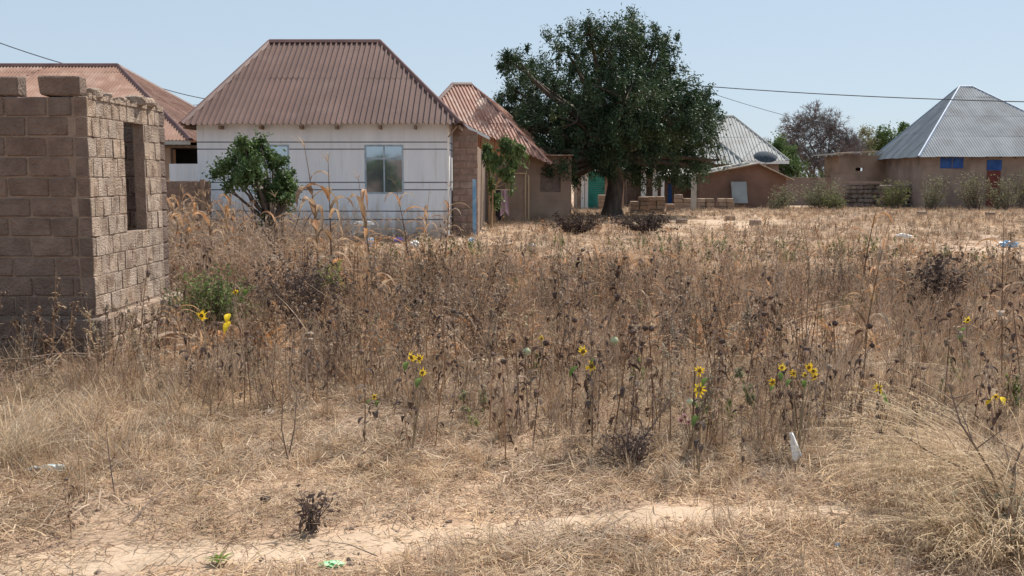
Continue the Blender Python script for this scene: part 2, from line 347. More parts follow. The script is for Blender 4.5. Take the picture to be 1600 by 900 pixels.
# unfinished block building at the left
XC, YC, YF = -4.02, 9.8, 12.0
CH = .191; Z0 = .40; NC = 11; ZT = Z0+CH*NC
ub = thing('unfinished_building', 'unfinished roofless mud block building with narrow window opening at the left edge', 'building', (XC, YC, 0))
hole = (10.72, 11.30, Z0+CH*4, Z0+CH*10)
mb = M(); core_wall(mb, 0, -7.6, XC-.02, YC+.018, YC+.18, -.2, ZT-.01)
core_wall(mb, 1, YC+.18, YF-.18, XC-.12, XC-.007, -.2, ZT-.012, [hole]); core_wall(mb, 0, -7.6, XC-.02, YF-.18, YF-.02, -.2, ZT-.02)
core_wall(mb, 1, YC+.18, YF-.18, -7.6, -7.44, -.2, ZT-.02)
mb.build('mortar_bed', mortar_m, ub)
rr = random.Random(8)
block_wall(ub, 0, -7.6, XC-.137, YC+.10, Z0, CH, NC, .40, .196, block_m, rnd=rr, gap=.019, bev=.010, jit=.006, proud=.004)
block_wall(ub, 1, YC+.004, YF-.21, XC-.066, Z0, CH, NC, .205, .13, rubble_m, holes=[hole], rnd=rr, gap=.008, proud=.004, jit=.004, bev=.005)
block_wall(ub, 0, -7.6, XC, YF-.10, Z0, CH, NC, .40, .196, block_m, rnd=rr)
# corner quoin faces of the side wall: thin joints where front blocks turn the corner
# plinth
pm = M(); core_wall(pm, 0, -7.7, XC+.08, YC-.09, YC+.012, -.2, Z0-.05); core_wall(pm, 1, YC+.012, YF+.1, XC-.01, XC+.085, -.2, Z0-.05)
pm.build('plinth_core', mortar_m, ub)
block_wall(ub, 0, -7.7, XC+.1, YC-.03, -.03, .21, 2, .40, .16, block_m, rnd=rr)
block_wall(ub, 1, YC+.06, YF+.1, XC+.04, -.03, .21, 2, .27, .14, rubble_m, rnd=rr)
for (x0, x1) in ((28-130, 28-64), (-32, 28), (60, 123)):
    a, b = X(x0, YC, 150), X(x1, YC, 150)
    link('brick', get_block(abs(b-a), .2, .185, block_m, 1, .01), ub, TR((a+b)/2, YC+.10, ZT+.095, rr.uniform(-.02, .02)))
def rock_mesh(sx, sy, sz, seed, mt, name='rubble'):
    import bmesh
    r = random.Random(seed); bm = bmesh.new(); bmesh.ops.create_icosphere(bm, subdivisions=2, radius=1)
    for v in bm.verts:
        k = r.uniform(.82, 1.12); v.co = Vector((max(-.8, min(.8, v.co.x*k))*sx, max(-.8, min(.8, v.co.y*k))*sy, max(-.75, min(.75, v.co.z*k))*sz))
    me = bpy.data.meshes.new(name); bm.to_mesh(me); bm.free(); me.materials.append(mt); return me
for i, (y, px_, s) in enumerate(((YC+.35, 0, .11), (YC+.62, 0, .08), (YC+1.05, 0, .07), (YC+1.42, 0, .12), (YC+1.75, 0, .12), (YC+1.98, 0, .09))):
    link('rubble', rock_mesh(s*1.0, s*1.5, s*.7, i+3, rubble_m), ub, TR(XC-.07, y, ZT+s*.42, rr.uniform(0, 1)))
cm = M()
for k in range(26):   # crumbling render coping on the side wall top
    y = YC+.06+k*.08
    cm.box(XC-.13-rr.uniform(0, .01), XC+rr.uniform(0, .015), y, y+.079, ZT-.02, ZT+rr.uniform(.004, .045))
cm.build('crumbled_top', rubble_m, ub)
# ---------------------------------------------------------------- corrugated roofs
def rib_profile(W_, pitch, amp, kind='box'):
    u = 0; out = []
    while u < W_+pitch:
        if kind == 'box': out += [(u, 0), (u+pitch*.55, 0), (u+pitch*.66, amp), (u+pitch*.88, amp), (u+pitch*.99, 0)]
        else: out += [(u+pitch*q, amp*(.5-.5*math.cos(2*math.pi*q))) for q in (0, .25, .5, .75)]
        u += pitch
    return out
def roof_slope(parent, poly, mt, pitch=.2, amp=.03, kind='box', sheet=.9, rows=(1e9,), seed=0, n=None, nm='roof_sheet'):
    poly = [Vector(p) for p in poly]; r = random.Random(seed)
    if n is None:
        n = Vector((0, 0, 0))
        for i in range(len(poly)): n += (poly[i]-poly[0]).cross(poly[(i+1) % len(poly)]-poly[0])
        n = n.normalized()
        if n.z < 0: n = -n
    n = Vector(n).normalized(); u = Vector((0, 0, 1)).cross(n).normalized(); v = n.cross(u).normalized(); o = poly[0]
    uv = [((p-o).dot(u), (p-o).dot(v)) for p in poly]; umin = min(a for a, b in uv); umax = max(a for a, b in uv); vmin = min(b for a, b in uv); vmax_ = max(b for a, b in uv)
    def span(x):
        vs = []
        for i in range(len(uv)):
            (a, b), (c, d) = uv[i], uv[(i+1) % len(uv)]
            if (a <= x <= c) or (c <= x <= a):
                vs.append(b if abs(c-a) < 1e-9 else b+(d-b)*(x-a)/(c-a))
                if abs(c-a) < 1e-9: vs.append(d)
        return (min(vs), max(vs)) if vs else None
    prof = [(umin+a+1e-4, h) for a, h in rib_profile(umax-umin, pitch, amp, kind) if umin+a < umax-1e-3]+[(umax-1e-4, 0)]
    # rows: cumulative v limits from the eave
    vl = [vmin]; 
    for q in rows:
        if vl[-1]+q < vmax_-.3: vl.append(vl[-1]+q)
    while rows[0] < 1e8 and vl[-1]+rows[-1] < vmax_-.3: vl.append(vl[-1]+rows[-1])
    vl.append(vmax_+.01)
    sw = max(1, round(sheet/pitch))*pitch; ncol = int(math.ceil((umax-umin)/sw-1e-6))
    for ri in range(len(vl)-1):
        for ci in range(ncol):
            ua, ub_ = umin+ci*sw, umin+(ci+1)*sw+pitch*.58; cols = [(x, h) for x, h in prof if ua <= x <= ub_]
            m = M(); last = None; lift = .005*ri+.003*(ci % 2); sk = r.uniform(-.004, .006); eo = r.uniform(0, .05)
            for x, h in cols:
                sp = span(x)
                if not sp: last = None; continue
                lo, hi = max(sp[0], vl[ri]-(.06 if ri else 0))-(0 if ri else eo), min(sp[1], vl[ri+1])
                if hi-lo < .01: last = None; continue
                a = o+u*x+v*lo+n*(h+lift+sk); b = o+u*x+v*hi+n*(h+lift); k = len(m.v); m.v += [tuple(a), tuple(b)]
                if last is not None: m.f.append((last, k, k+1, last+1)); m.m.append(0)
                last = k
            if m.f: m.build(nm, mt, parent)
def cap_bar(parent, a, b, mt, r=.09, nm='ridge_cap', lift=.05):
    a, b = Vector(a), Vector(b); d = (b-a).normalized(); s = d.cross(Vector((0, 0, 1))).normalized(); up = s.cross(d).normalized(); m = M()
    pr = [(-r*1.3, -r*.7), (-r*.5, r*.25), (0, r*.45), (r*.5, r*.25), (r*1.3, -r*.7), (0, -r*.3)]; k = len(m.v)
    for p in (a, b):
        for x, z in pr: m.v.append(tuple(p+s*x+up*(z+lift)))
    for i in range(6): m.f.append((i, (i+1) % 6, 6+(i+1) % 6, 6+i)); m.m.append(0)
    m.f += [tuple(range(6)), tuple(range(11, 5, -1))]; m.m += [0, 0]
    return m.build(nm, mt, parent)
def hip_roof(parent, c, r1, r2, mt, capm, **kw):
    """c = eave corners FL, FR, BR, BL; r1,r2 ridge ends left,right"""
    FL, FR, BR, BL = [Vector(p) for p in c]; r1, r2 = Vector(r1), Vector(r2)
    cr = kw.pop('cap_r', .09)
    roof_slope(parent, [FL, FR, r2, r1], mt, seed=1, **kw); roof_slope(parent, [FR, BR, r2], mt, seed=2, **kw)
    roof_slope(parent, [BR, BL, r1, r2], mt, seed=3, **kw); roof_slope(parent, [BL, FL, r1], mt, seed=4, **kw)
    cap_bar(parent, r1, r2, capm, cr)
    for a, b in ((FL, r1), (BL, r1), (FR, r2), (BR, r2)): cap_bar(parent, a, b, capm, cr*.75, 'hip_cap')
# ---------------------------------------------------------------- white house
YH = 28.9
xl, xr = X(310, YH), X(701, YH); zt = Z(192, YH)+.05
wh = thing('white_house', 'white plastered house with dark groove lines and brown ribbed metal hip roof', 'house', ((xl+xr)/2, YH, 0))
DH = 7.4
wx0, wx1, wz0, wz1 = X(570, YH), X(631, YH), Z(303, YH), Z(226, YH)
vx0, vx1, vz0, vz1 = X(392, YH), X(453, YH), Z(303, YH), Z(226, YH)
c_ = M(); core_wall(c_, 0, xl+.015, xr-.015, YH+.02, YH+.2, -.2, zt, [(vx0, vx1, vz0, vz1), (wx0, wx1, wz0, wz1)])
c_.box(xl+.015, xl+.2, YH+.2, YH+DH-.02, -.2, zt); c_.box(xr-.2, xr-.015, YH+.2, YH+DH-.02, -.2, zt); c_.box(xl+.2, xr-.2, YH+DH-.2, YH+DH-.02, -.2, zt)
c_.build('wall', groove_m, wh)
gl = [Z(y, YH) for y in (343, 330, 296.5, 285, 233, 222)]
edges = [-.2]+gl+[zt]
for k in range(len(edges)-1):
    za = edges[k]+(.016 if k else 0); zb = edges[k+1]-(.016 if k < len(gl) else 0)
    b = M()
    core_wall(b, 0, xl, xr, YH, YH+.022, za, zb, [(h0, h1, max(za, h2), min(zb, h3)) for h0, h1, h2, h3 in ((vx0, vx1, vz0, vz1), (wx0, wx1, wz0, wz1)) if min(zb, h3) > max(za, h2)])
    b.box(xr-.022, xr, YH+.022, YH+DH, za, zb); b.box(xl, xl+.022, YH+.022, YH+DH, za, zb)
    b.build('plaster_band', plaster_w, wh)
cp_ = M(); cp_.box(xr-.03, xr+.02, YH-.02, YH+.1, -.1, zt-.02); cp_.build('corner_trim', white_m, wh)
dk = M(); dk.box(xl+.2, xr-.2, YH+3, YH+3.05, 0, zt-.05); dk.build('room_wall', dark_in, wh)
def window(parent, x0, x1, z0, z1, y, fr, transom=.72, t=.05, pane=glass):
    f = M(); f.box(x0, x0+t, y-.012, y+.05, z0, z1); f.box(x1-t, x1, y-.012, y+.05, z0, z1); f.box(x0+t, x1-t, y-.012, y+.05, z0, z0+t); f.box(x0+t, x1-t, y-.012, y+.05, z1-t, z1)
    w_ = f.build('window', fr, parent)
    xm = (x0+x1)/2; zt_ = z0+(z1-z0)*transom
    b = M(); b.box(xm-.02, xm+.02, y-.016, y+.04, z0+t, z1-t); b.build('mullion', fr, w_)
    b = M(); b.box(x0+t, xm-.02, y-.010, y+.036, zt_-.03, zt_+.03); b.box(xm+.02, x1-t, y-.010, y+.036, zt_-.03, zt_+.03); b.build('transom', fr, w_)
    for a, b_ in ((x0+t, xm-.02), (xm+.02, x1-t)):
        for c, d in ((z0+t, zt_-.03), (zt_+.03, z1-t)):
            g = M(); g.box(a, b_, y+.015, y+.022, c, d); g.build('pane', pane, w_)
    return w_
window(wh, wx0, wx1, wz0, wz1, YH+.01, frame_m); window(wh, vx0, vx1, vz0, vz1, YH+.01, frame_m)
# roof
YE = YH-.42; YR = YH+3.6; ze = Z(194, YE)
FL = Vector((X(283, YE, 194), YE, ze)); FR = Vector((X(720, YE, 192), YE, ze+.02)); zr = Z(66, YR)
r1 = Vector((X(421, YR, 66), YR, zr)); r2 = Vector((X(594, YR, 66), YR, zr))
YB = YH+DH+.42
BL = Vector((FL.x, YB, ze)); BR = Vector((FR.x, YB, ze))
hip_roof(wh, (FL, FR, BR, BL), r1, r2, roof_brown, roof_cap, pitch=.16, amp=.046, sheet=.9, rows=(2.6, 2.6), cap_r=.10)
sf = M(); sf.box(xl-.02, xr+.02, YH+.0, YB-.4, zt+.002, zt+.03); sf.build('ceiling', dark_in, wh)
for px in (345, 408, 471, 526, 594, 649, 705):
    b = M(); x = X(px, YE); b.box(x-.03, x+.03, YE+.03, YH-.005, ze-.13, ze-.03); b.build('rafter_end', wood_m, wh)
for s, x in (('l', FL.x+.05), ('r', FR.x-.05)):
    b = M(); b.box(x-.02, x+.02, YE+.05, YB-.05, ze-.12, ze-.012); b.build('fascia', wood_m, wh)
b = M(); b.hexa([(xr+.0, YE+.06, ze-.35), (xr+.04, YE+.06, ze-.35), (xr+.04, YE+.14, ze-.35), (xr+.0, YE+.14, ze-.35), (FR.x-.14, YE+.06, ze-.05), (FR.x-.08, YE+.06, ze-.05), (FR.x-.08, YE+.14, ze-.05), (FR.x-.14, YE+.14, ze-.05)]); b.build('bracket', wood_m, wh)
# ---------------------------------------------------------------- left house behind
lh = thing('left_house', 'house with weathered orange ribbed metal roof rising behind the unfinished block building', 'house', (-15, 33.5, 0))
YL = 33.0; zl = Z(219, YL); c0 = Vector((X(298, YL, 221), YL, zl)); YLR = 38.2; zlr = Z(103, YLR)
hip_roof(lh, (Vector((-24, YL, zl)), c0, Vector((c0.x, YL+10.4, zl)), Vector((-24, YL+10.4, zl))), Vector((-20, YLR, zlr)), Vector((X(184, YLR, 103), YLR, zlr)), roof_orange, roof_cap, pitch=.12, amp=.028, sheet=.85, rows=(2.7, 2.7), cap_r=.11)
b = M(); core_wall(b, 0, -23.5, X(268, YL+.5), YL+.5, YL+.7, -.2, zl+.1); core_wall(b, 1, YL+.7, YL+9.8, -11.9, -11.7, -.2, zl+.05); b.build('wall', mud_m, lh)
b = M(); b.box(-23.9, c0.x-.02, YL+.01, YL+.05, zl-.14, zl-.01); b.build('fascia', conc_m, lh)
b = M(); b.box(-11.6, -8.5, YL+2.6, YL+2.7, 0, 2.9); b.build('porch_back', dark_in, lh)
b = M(); b.box(-11.65, -8.3, YL+.45, YL+2.6, 2.66, 2.74); b.build('porch_roof', wood_m, lh)
b = M()
for x in (-10.05, -9.3): b.tube([(x, YL+1.4, 0), (x, YL+1.4, 2.66)], .035, 6)
b.build('porch_post', wood_m, lh)
pw = M(); pw.box(X(267, 32.6), X(318, 32.6), 32.5, 32.7, -.2, Z(256, 32.6)); tag(pw.build('parapet_wall', plaster_w), 'whitewashed low wall in the dark gap left of the white house', 'wall')
cw = thing('compound_wall', 'low bare block wall ending against the left corner of the white house', 'wall', (-9.5, 27.4, 0))
YW = 27.4; b = M(); cx0, cx1 = -12.6, X(327, YW); b.box(cx0, cx1-.02, YW+.02, YW+.16, -.2, 1.60); b.build('mortar_bed', mortar_m, cw)
block_wall(cw, 0, cx0, cx1, YW+.09, 0, .203, 8, .42, .18, block_m, rnd=random.Random(4))
b = M(); b.box(cx1-.22, cx1-.1, YW-.10, YW-.012, 0, 1.66); b.build('timber_upright', wood_m, cw)
# ---------------------------------------------------------------- centre brick house
block_l = mat('reddish_block', (.25, .165, .13), (.34, .235, .19), 6, bump=.8, bscale=38, rand=.14)
ch = thing('block_house', 'bare block house with faded red ribbed roof between the white house and the big tree', 'house', (0, 38, 0))
A = P(721, 132, 42); nrm = Vector((.3, -.6, .74)).normalized()
def onp(px, py):
    d = Vector(ray(px, py)); o = Vector((0, 0, EYE)); return o+d*((A-o).dot(nrm)/d.dot(nrm))
poly = [onp(*q) for q in ((707, 132), (737, 132), (858, 256), (833, 244), (765, 213), (718, 189), (672, 170))]
roof_slope(ch, poly, roof_red, pitch=.155, amp=.036, sheet=.8, rows=(2.4, 2.4), n=nrm)
cap_bar(ch, poly[0], poly[1], roof_cap, .08); cap_bar(ch, poly[1], poly[2], roof_cap, .05, 'hip_cap', .03); cap_bar(ch, poly[6], poly[0], roof_cap, .07, 'hip_cap')
# rear slope so the roof is a closed body
q0, q1 = poly[0], poly[1]; roof_slope(ch, [q0, q1, Vector((q1.x+4, q1.y+4.5, 2.6)), Vector((q0.x-4, q0.y+4.5, 2.6))], roof_red, pitch=.155, amp=.036, sheet=.9)
roof_slope(ch, [q1, poly[2], Vector((q1.x+4, q1.y+4.5, 2.6))], roof_red, pitch=.155, amp=.036, sheet=.9)
fb = M(); a, b_ = onp(718, 190.5), onp(765, 214.5)
fb.hexa([a+Vector((0, -.03, -.10)), b_+Vector((0, -.03, -.10)), b_+Vector((0, .03, -.10)), a+Vector((0, .03, -.10)), a+Vector((0, -.03, .02)), b_+Vector((0, -.03, .02)), b_+Vector((0, .03, .02)), a+Vector((0, .03, .02))]); fb.build('verge_board', white_m, ch)
YQ = 30.2; YM = 41.0; qx0, qx1 = xr+.04, X(747, YQ)
zq = Z(212, YQ)
b = M(); core_wall(b, 0, qx0, qx1-.02, YQ+.02, YQ+.18, -.2, zq); core_wall(b, 1, YQ+.18, YM, qx1-.18, qx1-.02, -.2, zq-.3); core_wall(b, 0, -4.8, X(742, YM), YM, YM+.2, -.2, 2.5); b.build('mortar_bed', mortar_m, ch)
nq = int(zq/.198)
block_wall(ch, 0, qx0, qx1, YQ+.1, 0, .198, nq, .40, .196, block_l, gap=.022, rnd=random.Random(12))
b = M(); b.hexa([(qx0, YQ+.03, zq), (qx1-.02, YQ+.03, zq-.0), (qx1-.02, YQ+.17, zq), (qx0, YQ+.17, zq), (qx0, YQ+.03, Z(192, YQ)), (qx1-.02, YQ+.03, Z(207, YQ)), (qx1-.02, YQ+.17, Z(207, YQ)), (qx0, YQ+.17, Z(192, YQ))]); b.build('gable_infill', block_l, ch)
YM = 41.0; mx0, mx1 = X(742, YM), X(893, YM); zm = Z(246, YM)+.05
hx0, hx1, hz0, hz1 = X(844, YM), X(876, YM), Z(300, YM), Z(270, YM)
b = M(); core_wall(b, 0, mx0, mx1, YM, YM+.2, -.2, zm, [(hx0, hx1, hz0, hz1)]); b.box(mx1-.2, mx1, YM+.2, YM+4.5, -.2, zm); b.build('wall', mud_m, ch)
b = M(); b.box(hx0, hx1, YM+.05, YM+.15, hz0, hz1); b.build('window_infill', block_m, ch)
b = M(); b.box(mx0, mx1, YM+.01, YM+.21, zm, zm+.001); 
b = M(); b.box(X(800, YM-.4), mx1+.05, YM-.4, YM+4.6, zm+.02, zm+.045); b.build('eave_sheet', roof_red, ch)
sw_ = M(); YS = 39.2; sx0, sx1 = X(789, YS), X(826, YS); core_wall(sw_, 0, sx0, sx1, YS, YS+.15, -.2, Z(272, YS)); o_ = sw_.build('screen_wall', mud_m)
tag(o_, 'short rendered screen wall standing beside the hanging clothes', 'wall')
for k, px in enumerate((821, 826)): b = M(); x = X(px, YS); b.box(x-.03, x+.03, YS-.06, YS-.012, 0, Z(270+k*4, YS)); b.build('timber_upright', wood_l, o_)
b = M(); b.box(X(797, YS), X(822, YS), YS-.065, YS-.01, Z(272, YS)+.002, Z(270, YS)); b.build('timber_rail', wood_l, o_)
# posts and clothes
bp = M(); YP = 29.7; x = X(741, YP); bp.box(x-.05, x+.05, YP, YP+.1, -.2, Z(280, YP)); tag(bp.build('blue_post', pipe_blue), 'upright light blue painted post standing in the weeds right of the white house', 'post')
for px, h, lb in ((764, 252, 'rough timber post left of the hanging clothes'), (772, 262, 'rough timber post right beside the hanging clothes')):
    b = M(); Y = 36; b.tube([(X(px, Y), Y, -.1), (X(px, Y)+.03, Y, 1), (X(px, Y)-.02, Y, Z(h+20, Y))], [.05, .045, .04], 7); tag(b.build('timber_post', wood_l), lb, 'post')
def cloth(name, label, px0, px1, py0, py1, Y, mt, seed):
    r = random.Random(seed); x0, x1 = X(px0, Y), X(px1, Y); z0, z1 = Z(py1, Y), Z(py0, Y); m = M(); nx_, nz_ = 10, 10; g = []
    for back in (0, .03):
        for i in range(nx_+1):
            for j in range(nz_+1):
                t = i/nx_; s = j/nz_; lo = z0+.18*(z1-z0)*(.5+.5*math.sin(t*7+seed)); xx = x0+(x1-x0)*(.5+(t-.5)*(.55+.45*(1-s)*1.0+.25*s))
                g.append((xx, Y+.05*math.sin(t*11+s*2+seed)+back, lo+(z1-lo)*s))
    m.v = g; n_ = (nx_+1)*(nz_+1)
    for bk in (0, n_):
        for i in range(nx_):
            for j in range(nz_):
                a = bk+i*(nz_+1)+j; m.f.append((a, a+nz_+1, a+nz_+2, a+1)); m.m.append(0)
    for j in range(nz_):
        for i in (0, nx_): a = i*(nz_+1)+j; m.f.append((a, a+1, a+1+n_, a+n_)); m.m.append(0)
    tag(m.build(name, mt, smooth=True), label, 'clothing')
cloth('hanging_garment', 'black garment hanging from the line by the timber posts', 774, 786, 297, 346, 35.8, cloth_d, 1)
cloth('hanging_garment', 'lilac cloth hanging beside the black garment', 781, 796, 297, 338, 35.7, cloth_p, 4)
rl = M(); rl.tube([(X(763, 35.8), 35.8, Z(297, 35.8)+.02), (X(800, 35.8), 35.8, Z(298, 35.8)+.02)], .012, 5); tag(rl.build('hanging_rail', wood_l), 'thin horizontal rail carrying the hanging clothes', 'rail')
# ---------------------------------------------------------------- kiosk, verandah, block stacks
ks = thing('kiosk', 'small shop with teal roller shutter and white pillar left of the big tree trunk', 'shop', (X(925, 54), 54, 0)); YK = 54
b = M(); b.box(X(902, YK), X(908, YK), YK+.05, YK+3, -.1, Z(266, YK)); b.box(X(945, YK), X(975, YK), YK+.05, YK+.25, -.1, Z(266, YK)); b.box(X(908, YK), X(975, YK), YK+2.8, YK+3, -.1, Z(266, YK)); b.build('wall', mud_m, ks)
b = M(); b.box(X(908, YK), X(913, YK), YK, YK+.2, -.1, Z(266, YK)); b.build('pillar', white_m, ks); b = M(); b.box(X(914, YK), X(919, YK), YK+.02, YK+.2, -.1, Z(266, YK)); b.build('pillar', white_m, ks)
sh = M(); x0, x1 = X(919, YK)+.005, X(945, YK)-.005; z = 0; zk = Z(270, YK)
while z < zk: sh.hexa([(x0, YK+.08, z), (x1, YK+.08, z), (x1, YK+.12, z), (x0, YK+.12, z), (x0, YK+.05, z+.09), (x1, YK+.05, z+.09), (x1, YK+.12, z+.09), (x0, YK+.12, z+.09)]); z += .1
sh.build('roller_shutter', teal_m, ks)
b = M(); b.box(X(918.9, YK), X(945, YK), YK+.03, YK+.2, zk+.06, Z(266, YK)); b.build('lintel', white_m, ks)
roof_slope(ks, [(X(898, YK), YK-.6, Z(265, YK)), (X(980, YK), YK-.6, Z(265, YK)), (X(980, YK), YK+3.3, Z(262, YK)+.5), (X(898, YK), YK+3.3, Z(262, YK)+.5)], tin_m, pitch=.15, amp=.03, kind='sine', sheet=.9)
ve = thing('verandah_house', 'low building with white verandah posts and pale tin roof behind the big tree', 'house', (7.5, 60, 0)); YV = 58
b = M(); b.box(X(962, 62), X(1035, 62), 62, 62.2, -.1, Z(262, 62)+.1); b.build('wall', mudpink_m, ve)
for px in (971, 1006, 1024): b = M(); x = X(px, YV); b.box(x-.13, x+.13, YV, YV+.26, -.1, Z(264, YV)); b.build('verandah_post', white_m, ve)
b = M(); b.box(X(982, YV), X(1001, YV), YV+.9, YV+1.1, -.1, Z(280, YV)); b.build('parapet', block_m, ve)
b = M(); b.box(X(1001, YV), X(1024, YV), YV+.95, YV+1.1, -.1, Z(292, YV)); b.build('parapet', block_m, ve)
roof_slope(ve, [(X(955, YV), YV-.4, Z(265, YV)), (X(1038, YV), YV-.4, Z(265, YV)), (X(1038, YV), YV+5, Z(265, YV)+.9), (X(955, YV), YV+5, Z(265, YV)+.9)], tin_m, pitch=.15, amp=.03, kind='sine', sheet=.9)
stk_m = mat('stacked_block', (.25, .18, .135), (.34, .25, .19), 5, bump=.6, rand=.2)
sb = get_block(.40, .20, .19, stk_m, 9, .01); sr = random.Random(6)
def stack(pxa, pxb, top, Y, lb):
    xa, xb = X(pxa, Y), X(pxb, Y); t = thing('block_stack', lb, 'block stack', ((xa+xb)/2, Y, 0), 'stacks of loose building blocks beyond the tree'); n = max(1, int(Z(top, Y)/.2))
    cols = max(1, round((xb-xa)/.42))
    for k in range(n):
        for c in range(cols):
            if k == n-1 and sr.random() < .3: continue
            for dpt in range(2):
                link('brick', sb, t, TR(xa+.21+c*.42+sr.uniform(-.03, .03), Y+dpt*.23, .1+k*.2, sr.uniform(-.08, .08)))
stack(985, 1008, 303, 47, 'waist high stack of loose blocks just right of the big tree trunk')
stack(1011, 1037, 305, 48, 'second waist high stack of loose blocks, right of the one by the trunk')
stack(1042, 1060, 311, 50, 'low neat stack of loose blocks left of the concrete post')
stack(1055, 1083, 300, 53, 'stack of loose blocks in front of the red mud shed, left of the post')
stack(1090, 1112, 303, 53, 'stack of loose blocks just right of the concrete post')
stack(1122, 1146, 308, 53, 'low stack of loose blocks left of the leaning pale panel')
stack(935, 946, 300, 52, 'narrow stack of loose blocks in front of the teal shutter')
b = M(); YO = 51; x = X(1085, YO); b.box(x-.12, x+.12, YO, YO+.24, -.1, Z(256, YO)); tag(b.build('concrete_post', conc_m), 'grey concrete post standing before the red mud shed', 'post')
# red mud shed
sd_ = thing('mud_shed', 'low red brown mud shed with stones holding down its pale tin roof', 'shed', (12, 56, 0)); YD = 56
pk = P(1183, 255, YD); lf = P(1095, 273, YD); rt = P(1238, 281, YD)
b = M(); wl = [(lf.x, 0), (rt.x-.3, 0), (rt.x-.3, rt.z+.1), (pk.x, pk.z-.04), (lf.x, lf.z-.04)]
k = len(wl); b.v = [(x, YD+.1, z-.1 if z == 0 else z) for x, z in wl]+[(x, YD+6, z-.1 if z == 0 else z) for x, z in wl]; b.f = [tuple(range(k)), tuple(range(2*k-1, k-1, -1))]+[(i, (i+1) % k+0, k+(i+1) % k, k+i) for i in range(k)]; b.m = [0]*len(b.f)
b.build('wall', mudred_m, sd_)
roof_slope(sd_, [(lf.x-.2, YD-.3, lf.z), (pk.x, YD-.3, pk.z), (pk.x, YD+6.3, pk.z), (lf.x-.2, YD+6.3, lf.z)], tin_m, pitch=.12, amp=.025, kind='sine', sheet=.9)
roof_slope(sd_, [(pk.x, YD-.3, pk.z), (rt.x, YD-.3, rt.z), (rt.x, YD+6.3, rt.z), (pk.x, YD+6.3, pk.z)], tin_m, pitch=.12, amp=.025, kind='sine', sheet=.9)
b = M(); d = Vector((0, -.03, -.03)); a, c = Vector((pk.x, YD-.31, pk.z)), Vector((rt.x, YD-.31, rt.z)); b.tube([a+d, c+d], .05, 4); b.build('verge_pole', wood_m, sd_); b = M(); c = Vector((lf.x-.2, YD-.31, lf.z)); b.tube([c+d, a+d], .045, 4); b.build('verge_pole', wood_m, sd_)
YA = 58.5; zb = Z(276, YA)
b = M(); b.box(X(1030, YA), lf.x+.1, YA, YA+3, -.1, zb); b.build('annex_wall', mudred_m, sd_)
b = M(); b.box(X(1044, YA), X(1050, YA), YA-.02, YA-.004, 0, Z(286, YA)); b.build('door', shut_blue, sd_)
roof_slope(sd_, [(X(1022, YA), YA-1.2, zb-.04), (lf.x+.4, YA-1.2, zb+.18), (lf.x+.4, YA+3.2, zb+.5), (X(1022, YA), YA+3.2, zb+.3)], tin_m, pitch=.12, amp=.025, kind='sine', sheet=.9)
b = M(); b.box(X(1029.5, YA), X(1034, YA), YA-1, YA-.8, -.1, zb-.02); b.build('pillar', white_m, sd_)
for i, (px, py, w_) in enumerate(((1116, 267, .45), (1124, 266, .4), (1138, 263, .5), (1152, 260, .55), (1160, 258, .3), (1167, 257, .45))):
    p = P(px, py, YD); t = (p.x-lf.x)/(pk.x-lf.x); z = lf.z+(pk.z-lf.z)*t
    o_ = link('roof_stone', rock_mesh(w_*.6, .22, .13, 40+i, weed_dark if False else conc_m, 'roof_stone'), None, TR(p.x, YD+.25+.2*(i % 2), z+.09, .1*i, 1, 0, -.15))
    tag(o_, ['leftmost flat grey stone weighting the pale shed roof', 'second grey stone from the left on the pale shed roof', 'third grey stone from the left on the pale shed roof', 'longest grey stone on the shed roof, fourth from the left', 'small grey stone between two larger ones on the shed roof', 'grey stone nearest the peak of the shed roof'][i], 'stone', 'stones weighting the shed roof')
b = M(); x0, x1 = X(1144, 55.4), X(1168, 55.4); b.hexa([(x0, 55.2, 0.3), (x1, 55.2, .3), (x1, 55.24, .3), (x0, 55.24, .3), (x0, 55.7, Z(284, 55.4)), (x1, 55.7, Z(284, 55.4)), (x1, 55.74, Z(284, 55.4)), (x0, 55.74, Z(284, 55.4))]); o_ = b.build('metal_panel', roof_grey); tag(o_, 'pale rectangular metal panel leaning on the red mud shed', 'panel')
# grey house behind the shed
gh = thing('grey_roof_house', 'house with pale grey corrugated hip roof behind the red mud shed', 'house', (13, 65, 0)); YG = 64
ge = Z(251, YG); e = Vector((X(1233, YG, 251), YG, ge)); gr = Z(182, 68.5)
hip_roof(gh, (Vector((5.5, YG, ge)), e, Vector((e.x, YG+9, ge)), Vector((5.5, YG+9, ge))), Vector((X(1100, 68.5, 182), 68.5, gr)), Vector((X(1146, 68.5, 182), 68.5, gr)), roof_grey, conc_m, pitch=.21, amp=.032, sheet=.9, rows=(2.8,), cap_r=.10)
roof_slope(gh, [P(1118, 256, YG-2.2), P(1165, 256, YG-2.2), P(1118, 218, YG-.0)], roof_grey, pitch=.26, amp=.06, sheet=.9); cap_bar(gh, P(1165, 255, YG-2.2), P(1118, 217, YG), conc_m, .06, 'hip_cap')
b = M(); b.box(5.9, e.x-.5, YG+.5, YG+8.5, -.1, ge+.02); b.build('wall', mudpink_m, gh); b = M(); b.box(5.5, e.x, YG-.03, YG+.0, ge-.2, ge-.01); b.build('fascia', white_m, gh)
dd = thing('satellite_dish', 'dark satellite dish mounted in front of the grey corrugated roof', 'dish', P(1197, 262, 60))
dc = P(1197, 245, 60); m = M(); rings = []
for i in range(5):
    rr_ = .68*i/4; rings.append([(dc.x+rr_*math.cos(a)*1.0, dc.y-.1+.25*(i/4)**2*1.0+rr_*math.sin(a)*.75, dc.z+rr_*math.sin(a)*.5-.15*(i/4)**2+.15) for a in [2*math.pi*j/20 for j in range(20)]])
